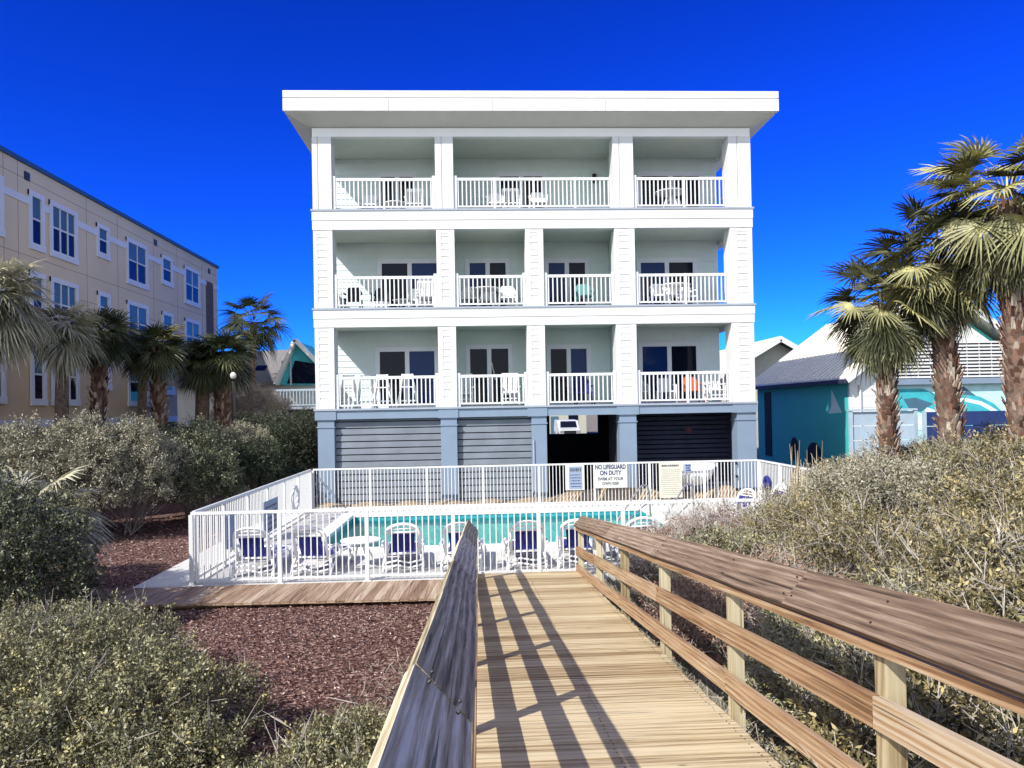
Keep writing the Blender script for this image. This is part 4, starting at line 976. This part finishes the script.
# ------------------------------------------------------------------ street behind
def car(loc, label):
    t = thing('parked_car', label, 'car', loc); X, Y, Z = loc
    def P(x, y, z): return (X + x, Y + y, Z + z)
    b = MB(); prof = [(-.02, .35), (0, .85), (.9, 1.0), (1.5, 1.62), (3.9, 1.66), (4.5, 1.05), (4.55, .35)]
    b.prism([P(-.9, y, z) for y, z in prof], (1.8, 0, 0)); b.build('body', CARW, t, bevel=.06)
    b = MB(); b.hexa([P(-.72, .88, 1.04), P(.72, .88, 1.04), P(.66, 1.40, 1.56), P(-.66, 1.40, 1.56), P(-.72, .92, 1.0), P(.72, .92, 1.0), P(.66, 1.47, 1.56), P(-.66, 1.47, 1.56)]); b.build('windscreen', GLASSD, t)
    b = MB(); b.box(X - .5, X + .5, Y - .05, Y, Z + .5, Z + .78); b.build('grille', BLACKP, t)
    for s in (-1, 1):
        b = MB(); b.box(X + s * .7 - .15, X + s * .7 + .15, Y - .05, Y + .01, Z + .62, Z + .8); b.build('headlight', CHROME, t)
        for yy in (.85, 3.6): b = MB(); b.tube([P(s * .78, yy, .33), P(s * .92, yy, .33)], .33, 16); b.build('wheel', RUBBER, t)
    return t
car((7.75, 62, .28), 'white car parked across the street, seen through the open ground floor')

CT = thing('roadside_cottage', 'small pale cottage across the street behind the parked car', 'building', (8, 78, 0))
b = MB(); b.prism([(5.0, 78, 0), (11.5, 78, 0), (11.5, 78, 2.6), (8.2, 78, 4.4), (5.0, 78, 2.6)], (0, 8, 0)); b.build('wall', BEIGE, CT)
for s in (-1, 1):
    b = MB(); xe = 8.25 + s * 3.9; b.hexa([(8.25, 77.6, 4.5), (xe, 77.6, 2.4), (xe, 86.4, 2.4), (8.25, 86.4, 4.5), (8.25, 77.6, 4.62), (xe, 77.6, 2.52), (xe, 86.4, 2.52), (8.25, 86.4, 4.62)]); b.build('roof', SHINGLE, CT)
for x in (6.0, 9.6): b = MB(); b.box(x, x + 1.0, 77.93, 77.98, 1.0, 2.2); b.build('window', GLASSD, CT)
b = MB(); b.box(7.7, 8.5, 77.93, 77.98, 0, 2.1); b.build('door', MURALD, CT)
# ------------------------------------------------------------------ plants
LEAF_PALE = leafmat('wax_myrtle_leaf', [(0, (.03, .035, .015)), (.4, (.135, .13, .065)), (.75, (.34, .325, .19)), (1, (.50, .43, .17))], .45, .5, .1)
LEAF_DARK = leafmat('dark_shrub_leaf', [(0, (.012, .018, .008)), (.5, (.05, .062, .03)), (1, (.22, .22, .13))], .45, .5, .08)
LEAF_GREY = leafmat('grey_hedge_leaf', [(0, (.03, .035, .02)), (.45, (.155, .145, .09)), (1, (.46, .43, .31))], .45, .5, .1)
LEAF_DUNE = leafmat('dune_scrub_leaf', [(0, (.025, .025, .01)), (.4, (.12, .10, .045)), (.75, (.30, .255, .13)), (1, (.48, .38, .17))], .5, .4, .12)
LEAF_RED = leafmat('dead_brown_leaf', [(0, (.08, .04, .03)), (.5, (.28, .16, .12)), (1, (.50, .36, .28))], .8, .2, .1)
GRASSM = leafmat('dry_dune_grass', [(0, (.16, .14, .10)), (.5, (.38, .35, .28)), (1, (.58, .55, .46))], .8, .2, .15)
PALM_G = leafmat('palm_frond', [(0, (.02, .03, .012)), (.4, (.08, .09, .035)), (.75, (.26, .25, .13)), (1, (.46, .42, .10))], .45, .5, .12)
PALM_P = leafmat('pale_palm_frond', [(0, (.05, .055, .03)), (.4, (.26, .25, .16)), (1, (.62, .58, .42))], .5, .45, .12)
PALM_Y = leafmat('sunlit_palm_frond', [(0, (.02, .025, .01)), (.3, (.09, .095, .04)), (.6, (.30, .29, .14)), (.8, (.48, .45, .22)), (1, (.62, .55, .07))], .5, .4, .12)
CHIPM = leafmat('bark_chips', [(0, (.04, .02, .016)), (.5, (.20, .11, .09)), (.85, (.40, .28, .24)), (1, (.6, .52, .46))], .9, .15, 0)

def bush(name, label, cat, blobs, n, mat, ll=.035, lw=.014, k=12, tw=.10, group=None, tone=(.15, .85), twigs=0, twigmat=None, base_z=0, seed=1, upb=.35, stems=26):
    rg = np.random.default_rng(seed)
    cx = sum(q[0] for q in blobs) / len(blobs); cy = sum(q[1] for q in blobs) / len(blobs)
    t = thing(name, label, cat, (cx, cy, base_z), group)
    B = np.array(blobs, float); wgt = (B[:, 3] * B[:, 4] * B[:, 5]) ** (2 / 3); wgt /= wgt.sum()
    idx = rg.choice(len(B), n, p=wgt); q = B[idx]
    d = unit(rg.normal(size=(n, 3))); d[:, 2] = np.where(d[:, 2] < -.25, -d[:, 2], d[:, 2])
    ph = rg.uniform(0, 6, (len(B), 3))[idx]
    lump = 1 + .17 * np.sin(d[:, 0] * 5 + ph[:, 0]) * np.sin(d[:, 1] * 5 + ph[:, 1]) + .13 * np.sin(d[:, 0] * 11 + ph[:, 2]) * np.sin(d[:, 2] * 12 + ph[:, 0]) + .05 * np.sin(d[:, 1] * 23 + ph[:, 1]) * np.sin(d[:, 0] * 19)
    r = lump * (1.02 - np.abs(rg.normal(0, .16, n)))
    P = q[:, :3] + d * r[:, None] * q[:, 3:6]
    P[:, 2] = np.maximum(P[:, 2], base_z + .02)
    D = unit(d * .7 + rg.normal(size=(n, 3)) * .45 + np.array([0, 0, upb]))
    # leaves up each twig
    Pk = np.repeat(P, k, 0) + np.repeat(D, k, 0) * (rg.random((n * k, 1)) * tw) + rg.normal(size=(n * k, 3)) * tw * .12
    Dk = unit(np.repeat(D, k, 0) * .55 + rg.normal(size=(n * k, 3)) * .7)
    tc = np.repeat(np.clip(rg.normal((tone[0] + tone[1]) / 2, (tone[1] - tone[0]) / 3.2, n), 0, 1), k) + rg.normal(0, .10, n * k)
    sz = rg.uniform(.65, 1.25, n * k)
    V, F, T = leaf_quads(Pk, Dk, ll * sz, lw * sz, np.clip(tc, 0, 1))
    raw_mesh('foliage', V, F, T, mat, t)
    b = MB(); rr2 = random.Random(seed)
    for i in range(stems):
        j = rr2.randrange(n); e = Vector(P[j]); s = Vector((B[idx[j], 0] + rr2.uniform(-.15, .15), B[idx[j], 1] + rr2.uniform(-.15, .15), base_z))
        m = (s + e) / 2 + Vector((rr2.uniform(-.15, .15), rr2.uniform(-.15, .15), .1))
        b.tube([s, m, e], [.02, .012, .004], 5)
    b.build('branches', BARK, t)
    if twigs:
        j = rg.choice(n, twigs); a = P[j] * 1.0; dd = unit(d[j] * .6 + rg.normal(size=(twigs, 3)) * .55 + np.array([0, 0, .35])); a = a - dd * .12
        ln = rg.uniform(.15, .42, twigs)
        V, F, T = [], [], []
        for lv in range(3):     # twig then two forks
            off = a if lv == 0 else a + dd * (ln * .45 * (1 + .3 * lv))[:, None]
            d2 = dd if lv == 0 else unit(dd + rg.normal(size=(twigs, 3)) * .5)
            l2 = ln if lv == 0 else ln * .6
            for side in (0, 1):
                S = unit(np.cross(d2, rg.normal(size=(twigs, 3)))) if side == 0 else np.cross(d2, S)
                w = .0045
                V.append(np.stack([off + S * w, off + d2 * l2[:, None] + S * w * .3, off + d2 * l2[:, None] - S * w * .3, off - S * w], 1).reshape(-1, 3))
        V = np.concatenate(V); F = np.arange(len(V)).reshape(-1, 4)
        raw_mesh('bare_twigs', V, F, np.full(len(V), .5), twigmat or TWIG, t)
    return t

# foreground, left of the boardwalk
bush('wax_myrtle_bush', 'broad pale olive wax myrtle filling the lower left corner beside the boardwalk', 'shrub',
     [(-3.7, 6.9, .25, 1.0, 1.0, .80), (-2.9, 6.3, .25, .9, 1.0, .66), (-4.9, 6.0, .3, 1.0, 1.1, .66), (-3.3, 5.4, .2, .9, .9, .60), (-2.35, 5.4, .2, .6, .8, .46), (-5.9, 7.2, .2, 1.0, 1.1, .7), (-4.3, 4.4, .2, .9, .9, .55), (-2.6, 4.2, .25, .8, .8, .48), (-3.3, 3.2, .3, .9, .8, .5)],
     9500, LEAF_PALE, .034, .015, 26, .15, 'low wax myrtles left of the boardwalk', seed=3, base_z=.1, twigs=420, tone=(.15, .85))
bush('wax_myrtle_bush', 'small low wax myrtle hugging the foot of the left-hand handrail', 'shrub',
     [(-1.05, 5.6, .22, .42, .6, .40), (-.85, 4.6, .3, .4, .6, .40), (-1.3, 4.9, .25, .42, .6, .38), (-.8, 3.6, .35, .4, .6, .4)],
     2300, LEAF_PALE, .034, .015, 24, .14, 'low wax myrtles left of the boardwalk', seed=4, base_z=.1, twigs=160)
bush('leggy_twig_bush', 'sparse grey twigs sticking up at the shady left end of the low walkway', 'shrub',
     [(-4.9, 8.6, .25, .9, .7, .55), (-4.0, 8.4, .2, .7, .6, .5)], 1200, LEAF_PALE, .034, .014, 20, .14, seed=5, base_z=.0, twigs=160)
# dark shrubs at the left edge
bush('evergreen_shrub', 'dark leafy evergreen at the left edge in front of the bark bed', 'shrub',
     [(-6.6, 10.2, .9, 1.15, 1.2, 1.2), (-7.8, 10.6, 1.0, 1.4, 1.4, 1.35), (-5.9, 10.0, .5, .8, .9, .75), (-7.2, 9.2, .6, 1.2, .9, .9)],
     9000, LEAF_DARK, .05, .02, 12, .12, 'evergreens at the left edge', seed=6, tone=(.3, 1))
bush('evergreen_shrub', 'yellow-green evergreen crown at the left edge behind the dark one', 'shrub',
     [(-8.6, 12.6, 1.0, 1.5, 1.3, 1.25), (-7.3, 12.3, .8, 1.0, 1.0, 1.0)],
     6500, LEAF_PALE, .05, .02, 12, .12, 'evergreens at the left edge', seed=7, tone=(.1, .8))
# hedge before the tan building
for sd, lb, bl, n, mt, tn in (
    (10, 'big silvery hedge shrub at the far left in front of the tan building', [(-12.6, 18.5, 1.2, 1.9, 1.6, 1.55), (-11.2, 18.0, 1.2, 1.6, 1.6, 1.6)], 9500, LEAF_GREY, (.3, 1)),
    (11, 'tallest silvery hedge shrub, left of the shaded gap before the pool fence', [(-9.8, 18.6, 1.35, 1.45, 1.5, 1.65), (-8.8, 19.2, 1.3, 1.2, 1.4, 1.55)], 8500, LEAF_GREY, (.3, 1)),
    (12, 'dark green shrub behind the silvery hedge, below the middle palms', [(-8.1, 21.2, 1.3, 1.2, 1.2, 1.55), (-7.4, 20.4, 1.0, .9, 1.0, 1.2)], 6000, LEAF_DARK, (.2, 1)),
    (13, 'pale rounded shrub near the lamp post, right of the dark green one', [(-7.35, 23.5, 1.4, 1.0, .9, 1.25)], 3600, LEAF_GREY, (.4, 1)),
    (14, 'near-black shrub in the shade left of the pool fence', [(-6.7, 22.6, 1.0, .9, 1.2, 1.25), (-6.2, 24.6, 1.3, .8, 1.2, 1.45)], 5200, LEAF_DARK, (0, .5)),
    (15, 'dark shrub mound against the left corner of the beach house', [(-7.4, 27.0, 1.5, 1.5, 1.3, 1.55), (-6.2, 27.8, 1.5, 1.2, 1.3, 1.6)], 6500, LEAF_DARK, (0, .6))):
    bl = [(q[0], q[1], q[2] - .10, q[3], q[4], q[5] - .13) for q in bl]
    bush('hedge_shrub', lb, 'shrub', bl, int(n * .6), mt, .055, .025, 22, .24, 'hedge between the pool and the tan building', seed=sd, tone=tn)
bush('bare_winter_bush', 'bare tan winter bush in front of the shingled house', 'shrub', [(-10.0, 33.5, 2.4, 1.7, .8, 1.7)], 900, LEAF_RED, .05, .02, 6, .2, seed=19, twigs=5200, stems=80, tone=(.6, 1), twigmat=TWIG)

# dune scrub on the right
DS = [(3.0, 4.0, 1.42), (4.3, 4.6, 1.72), (3.2, 5.9, 1.36), (4.9, 6.4, 1.80), (6.4, 5.6, 2.05), (3.1, 7.9, 1.22), (4.6, 8.6, 1.62), (6.2, 8.2, 2.05), (7.9, 7.6, 2.25),
      (3.4, 9.9, 1.12), (4.9, 10.8, 1.42), (6.2, 10.9, 2.02), (7.8, 10.6, 2.32), (9.6, 11.2, 2.45), (5.8, 12.5, 1.48), (7.2, 13.2, 1.95), (9.2, 13.6, 2.15), (11.2, 13.4, 2.35), (10.2, 9.0, 2.45), (8.4, 16.0, 1.7), (10.6, 16.6, 1.95), (12.6, 17.0, 2.2)]
wh = ['beside the nearest stretch of right handrail', 'under the right edge of the picture, closest to the rail', 'just over the rail where its dark stain lies', 'with grey twigs in the middle of the near scrub', 'at the right picture edge above the rail', 'with reddish-brown dead leaves, low against the right rail', 'olive mound in the centre of the scrub', 'yellowish mound towards the palms', 'at the right picture edge below the tall palm',
      'low where the rail bends down', 'behind the reddish bush', 'mid-height mound below the teal wall', 'below the trunk of the middle palm', 'high mound under the right palm trunk', 'at the right corner of the pool fence', 'in front of the smallest palm', 'between the first two palm trunks', 'at the right picture edge behind the palms', 'topmost near the right edge', 'beyond the fence corner by the smallest palm', 'behind the middle palm trunk', 'behind the tallest palm trunk']
for i, (x, y, zt) in enumerate(DS):
    g0 = ground_z(x, y) - .05; R_ = random.Random(i + 40); rz = max(.35, (zt - g0) * .62); c = zt - rz
    bl = [(x, y, c, R_.uniform(.75, 1.0), R_.uniform(.8, 1.1), rz)] + [(x + R_.uniform(-.7, .7), y + R_.uniform(-.7, .7), c - .1, R_.uniform(.45, .7), R_.uniform(.45, .7), rz * R_.uniform(.7, 1.0)) for _ in range(3)]
    near = y < 7; far = y > 12
    bush('dune_scrub_bush', 'dune scrub bush ' + wh[i], 'shrub', bl, 1500 if near else 1400, LEAF_RED if i == 5 else [LEAF_DUNE, LEAF_DUNE, LEAF_PALE, LEAF_DUNE, LEAF_GREY, LEAF_DUNE, LEAF_DUNE][i % 7], .034 if i == 5 else [.050, .056, .040, .052][i % 4], .013 if i == 5 else [.018, .021, .016, .020][i % 4], 20, .24, 'dune scrub right of the boardwalk', seed=60 + i, tone=(.15 + .1 * (i % 3), .85 + .05 * (i % 4)), twigs=950 if near else 620, base_z=g0, stems=22)
bush('brown_dune_bush', 'reddish-brown leafless bush between the end of the right handrail and the pool', 'shrub', [(3.1, 11.3, .45, .8, .8, .72), (3.9, 12.0, .55, .8, .7, .72), (2.6, 10.3, .4, .5, .7, .55)], 4200, LEAF_RED, .028, .011, 8, .1, seed=90, twigs=1300, tone=(.2, .95))
sp = thing('dry_reed_clump', 'tall dry straw spikes standing above the scrub at the right fence corner', 'reeds', (6.4, 13.9, .9))
b = MB(); R2 = random.Random(9)
for k in range(26):
    x = 6.45 + R2.uniform(-.5, .6); y = 13.8 + R2.uniform(-.3, .3); h = R2.uniform(.5, 1.15); lx = R2.uniform(-.12, .22); b.tone = R2.random(); b.tube([(x, y, .9), (x + lx * .5, y, 1.2 + h * .4), (x + lx, y, 1.15 + h)], [.006, .012, .003], 5)
b.build('stalks', STRAW, sp)

# loose cover: bark chips, dry grass
n = 42000
x = RNG.uniform(-7.5, -.2, n); y = RNG.uniform(4.5, 12.0, n); keep = ~((y > 11.58) & (x > -6.3)); x, y = x[keep], y[keep]; n = len(x)
z = np.array([ground_z(a, c) for a, c in zip(x, y)]) + RNG.uniform(0, .02, n)
D = unit(np.stack([RNG.normal(size=n), RNG.normal(size=n), RNG.normal(size=n) * .35], 1)); tn = np.clip(RNG.beta(1.6, 1.8, n), 0, 1)
V, F, T = leaf_quads(np.stack([x, y, z], 1), D, RNG.uniform(.02, .07, n), RNG.uniform(.008, .025, n), tn, .1)
o = raw_mesh('bark_mulch', V, F, T, CHIPM); tag(o, 'reddish bark chips and leaf litter covering the bed left of the boardwalk', 'mulch', kind='stuff')
n = 9000; x = RNG.uniform(-13, -6.1, n); y = RNG.uniform(12, 22, n)
V, F, T = leaf_quads(np.stack([x, y, RNG.uniform(0, .03, n)], 1), unit(np.stack([RNG.normal(size=n), RNG.normal(size=n), RNG.normal(size=n) * .3], 1)), RNG.uniform(.04, .1, n), RNG.uniform(.015, .035, n), np.clip(RNG.beta(1.6, 1.8, n), 0, 1), .1)
o = raw_mesh('bark_mulch', V, F, T, CHIPM); tag(o, 'reddish bark litter on the shaded bed beside the left fence', 'mulch', kind='stuff')
def grass(name, label, n, fx, fy, hmin, hmax, w=.004, lean=.5):
    x = fx(n); y = fy(n); z = np.array([ground_z(a, c) for a, c in zip(x, y)])
    D = unit(np.stack([RNG.normal(size=n) * lean, RNG.normal(size=n) * lean, np.ones(n)], 1)); h = RNG.uniform(hmin, hmax, n)
    B0 = np.stack([x, y, z], 1); S = unit(np.cross(D, RNG.normal(size=(n, 3)))) * w; t = np.clip(RNG.normal(.5, .25, n), 0, 1)
    M = B0 + D * (h * .55)[:, None]; D2 = unit(D + np.stack([RNG.normal(size=n), RNG.normal(size=n), -np.abs(RNG.normal(size=n))], 1) * .45); E = M + D2 * (h * .5)[:, None]
    V = np.stack([B0 - S, B0 + S, M + S * .8, M - S * .8, M - S * .8, M + S * .8, E + S * .15, E - S * .15], 1).reshape(-1, 3)
    o = raw_mesh(name, V, np.arange(len(V)).reshape(-1, 4), np.repeat(t, 8), GRASSM); tag(o, label, 'grass', kind='stuff')
grass('dune_grass', 'pale dry grass tangled under the right-hand handrail', 15000, lambda n: RNG.uniform(1.85, 3.1, n), lambda n: RNG.uniform(1.5, 12, n), .15, .5)
grass('dune_grass', 'thin dry grass between the bark bed and the left handrail', 3500, lambda n: -.2 - np.abs(RNG.normal(0, .45, n)), lambda n: RNG.uniform(3, 9, n), .06, .2, .003, .9)

# ------------------------------------------------------------------ palms
def palm(name, label, hub, base, R=1.0, nf=34, mat=None, trunk=(.2, .24), skirt=True, seed=1, pet=.75, droop=.5, lo=-70, hi=80, boots=True, group=None, tone0=.5):
    rg = np.random.default_rng(seed); mat = mat or PALM_G
    t = thing(name, label, 'palm tree', base, group)
    hub = np.array(hub, float); ba = np.array(base, float)
    b = MB(); pts = []; rads = []
    for i in range(9):
        f = i / 8; p = ba * (1 - f) + hub * f + np.array([math.sin(f * 3 + seed) * .05 * math.sin(f * PI), 0, 0]); pts.append(tuple(p)); rads.append(trunk[1] * (1 - f) + trunk[0] * f)
    pts[0] = (ba[0], ba[1], ba[2] - .3); b.tube(pts, rads, 14); tr = b.build('trunk', TRUNKD, t, True)
    if boots:
        b = MB(); H_ = hub[2] - ba[2]; rows = int(H_ / .11)
        for i in range(rows):
            for k in range(8):
                f = (i + rg.random() * .3) / rows; a = 2 * PI * (k + .5 * (i % 2)) / 8 + rg.normal() * .08
                c = ba * (1 - f) + hub * f; r = (trunk[1] * (1 - f) + trunk[0] * f) * .96
                o = Vector((math.cos(a), math.sin(a), 0)); s = Vector((-math.sin(a), math.cos(a), 0)); up_ = Vector((0, 0, 1)); C = Vector(c) + o * r
                w = .062 * rg.uniform(.6, 1.3); h = .15 * rg.uniform(.7, 1.5); out = .075 * rg.uniform(.3, 2.0); b.tone = float(rg.random())
                b.add([C - s * w - up_ * h * .3, C + s * w - up_ * h * .3, C + s * w * .45 + up_ * h + o * out, C - s * w * .45 + up_ * h + o * out, C + o * .03 - s * w * .6, C + o * .03 + s * w * .6, C + s * w * .35 + up_ * h + o * (out + .025), C - s * w * .35 + up_ * h + o * (out + .025)],
                      [(0, 1, 5, 4), (4, 5, 6, 7), (1, 2, 6, 5), (0, 4, 7, 3), (3, 7, 6, 2)])
        b.build('leaf_boots', BOOT, t)
    Vs, Ts = [], []; Vd, Td = [], []
    tot = nf + (24 if skirt else 0)
    for i in range(tot):
        dead = i >= nf
        az = i * 2.39996 + rg.normal() * .2; el = math.radians(hi + (lo - hi) * ((i + .5) / nf) ** .8 + rg.normal() * 6) if not dead else math.radians(rg.uniform(-88, -62))
        out = np.array([math.cos(az), math.sin(az), 0]); Z = np.array([0, 0, 1.])
        d0 = out * math.cos(el) + Z * math.sin(el); pl = pet * rg.uniform(.8, 1.15) * (.55 if dead else 1)
        e2 = el - .45 * (0 if dead else 1) - rg.random() * .2; e2 = max(e2, -1.5); d1 = out * math.cos(e2) + Z * math.sin(e2)
        h0 = hub + d0 * .12; h1 = hub + d0 * pl * .6 + d1 * pl * .45
        s = np.array([-math.sin(az), math.cos(az), 0]); nrm = np.cross(d1, s); nrm = nrm / np.linalg.norm(nrm)
        if nrm[2] < 0: nrm = -nrm
        VV, TT = (Vd, Td) if dead else (Vs, Ts)
        tf = float(np.clip(rg.normal(tone0, .26), 0, 1))
        for sd_, w in ((s, .014), (nrm, .010)):     # leaf stalk
            m_ = hub + d0 * pl * .6
            VV.append([h0 - sd_ * w * 1.6, h0 + sd_ * w * 1.6, m_ + sd_ * w, m_ - sd_ * w]); TT += [min(1, tf + .2)] * 4
            VV.append([m_ - sd_ * w, m_ + sd_ * w, h1 + sd_ * w * .8, h1 - sd_ * w * .8]); TT += [min(1, tf + .2)] * 4
        ns = 34 if not dead else 14; A = math.radians(rg.uniform(95, 125)) if not dead else math.radians(45)
        tilt = rg.normal() * .35; s2 = s * math.cos(tilt) + nrm * math.sin(tilt); n2 = np.cross(d1, s2); n2 = n2 / np.linalg.norm(n2)
        if n2[2] < 0: n2 = -n2
        Rf = R * rg.uniform(.8, 1.15)
        for j in range(ns):
            th = -A + 2 * A * (j + .5) / ns + rg.normal() * .02; dj = d1 * math.cos(th) + s2 * math.sin(th)
            Lg = Rf * (.72 + .28 * math.cos(th)) * rg.uniform(.9, 1.05); sj = -d1 * math.sin(th) + s2 * math.cos(th)
            cup = .16 * abs(math.sin(th)) + (.06 if j % 2 else -.06) * .3
            dr = droop * (1.2 if dead else rg.uniform(.3, 1.4))
            prev = None
            for (f, w) in ((.04, .008), (.35, .022), (.68, .018), (1.0, .002)):
                c = h1 + dj * Lg * f + n2 * cup * Lg * f * (1 - .5 * f) - Z * dr * Lg * max(0, f - .30) ** 1.8 * (.9 if f < 1 else 1.15)
                fold = n2 * w * .5 * (1 if j % 2 else -1)
                a_ = c - sj * w * R + fold; e_ = c + sj * w * R - fold * .5
                if prev is not None:
                    VV.append([prev[0], prev[1], e_, a_]); g = tf + rg.normal() * .05 + (.14 if f < .5 else -.05); TT += [float(np.clip(g, 0, 1))] * 4
                prev = (a_, e_)
    V = np.array(Vs).reshape(-1, 3); raw_mesh('crown', V, np.arange(len(V)).reshape(-1, 4), np.array(Ts), mat, t)
    if skirt:
        V = np.array(Vd).reshape(-1, 3); raw_mesh('dead_fronds', V, np.arange(len(V)).reshape(-1, 4), np.array(Td), STRAW, t)
    return t
GL = 'palms in front of the tan building'
# name, label, hub, base, R
palm('cabbage_palm', 'large pale palm cut by the left picture edge', (-12.0, 19.0, 6.05), (-12.6, 19.2, 0), 1.0, 60, PALM_P, (.17, .2), False, 1, .65, .6, -70, 78, False, GL, .6)
palm('cabbage_palm', 'pale drooping palm second from the left picture edge', (-12.1, 22.3, 5.6), (-12.3, 22.4, 0), .8, 48, PALM_P, (.17, .2), False, 2, .5, .6, -70, 78, False, GL, .55)
palm('cabbage_palm', 'dark bushy palm third from the left, before the tall window column', (-11.9, 24.0, 5.6), (-12.1, 24.0, 0), .8, 42, PALM_G, (.19, .22), False, 3, .5, .45, -55, 78, True, GL, .3)
palm('cabbage_palm', 'slim dark palm left of the forked-looking middle pair', (-12.0, 27.2, 5.35), (-12.1, 27.2, 0), .75, 38, PALM_G, (.14, .16), False, 4, .45, .4, -50, 80, False, GL, .3)
palm('cabbage_palm', 'dark palm with a rough thick trunk, right one of the middle pair', (-11.0, 26.0, 5.3), (-10.9, 26.0, 0), .85, 42, PALM_G, (.2, .24), False, 5, .5, .4, -50, 80, True, GL, .3)
palm('cabbage_palm', 'near-black palm left of the lamp post', (-11.1, 30.5, 5.15), (-11.3, 30.5, 0), .9, 46, PALM_G, (.26, .28), False, 6, .55, .4, -50, 80, False, GL, .15)
palm('cabbage_palm', 'widest dark palm right beside the lamp post with criss-cross trunk', (-10.4, 30.8, 5.35), (-10.55, 30.8, 0), 1.0, 50, PALM_G, (.26, .3), False, 8, .65, .4, -52, 80, True, GL, .15)
palm('fan_palm', 'tall thin fan palm rising against the sky behind the dark palms', (-10.2, 34.5, 7.2), (-10.5, 34.5, 0), .95, 30, PALM_G, (.14, .18), False, 9, .9, .45, -45, 85, False, GL, .12)
GR = 'three fan palms on the right'
palm('fan_palm', 'shortest of the three right palms, nearest the beach house, with a slim red-brown trunk', (9.05, 16.0, 5.15), (9.15, 16.1, .6), 0.78, 66, PALM_Y, (.15, .17), True, 21, .8, .3, -72, 82, True, GR, .40)
palm('fan_palm', 'middle one of the three right palms with a thick boot-covered trunk', (10.0, 15.5, 6.05), (10.35, 15.6, .6), 0.82, 78, PALM_Y, (.20, .22), True, 22, .95, .3, -74, 84, True, GR, .38)
palm('fan_palm', 'tallest right palm, cut by the right picture edge', (10.6, 14.2, 6.95), (10.95, 14.3, .9), 0.88, 80, PALM_Y, (.20, .23), True, 23, 1.05, .3, -74, 84, True, GR, .42)
# little palmetto among the evergreens
pm = palm('dwarf_palmetto', 'small palmetto with pale arching fronds among the left-edge evergreens', (-6.6, 11.3, 1.6), (-6.6, 11.3, 0), .75, 18, PALM_P, (.08, .1), False, 31, .45, .5, -20, 70, False, None, .6)
# lamp post
lp = thing('lamp_post', 'dark lamp post with a pale globe beside the widest dark palm', 'lamp post', (-8.75, 27.0, 0))
b = MB(); b.tube([(-8.75, 27, 0), (-8.75, 27, 4.25)], [.07, .05], 10); b.build('pole', POLE, lp, True)
b = MB(); b.lathe((-8.75, 27, 4.25), [(.05, 0), (.08, .03), (.11, .10), (.10, .17), (.06, .22), (.02, .24)], 16); b.build('globe', LAMPG, lp, True)
b = MB(); b.lathe((-8.75, 27, 4.2), [(.09, 0), (.11, .04), (.05, .06)], 12); b.build('collar', POLE, lp, True)
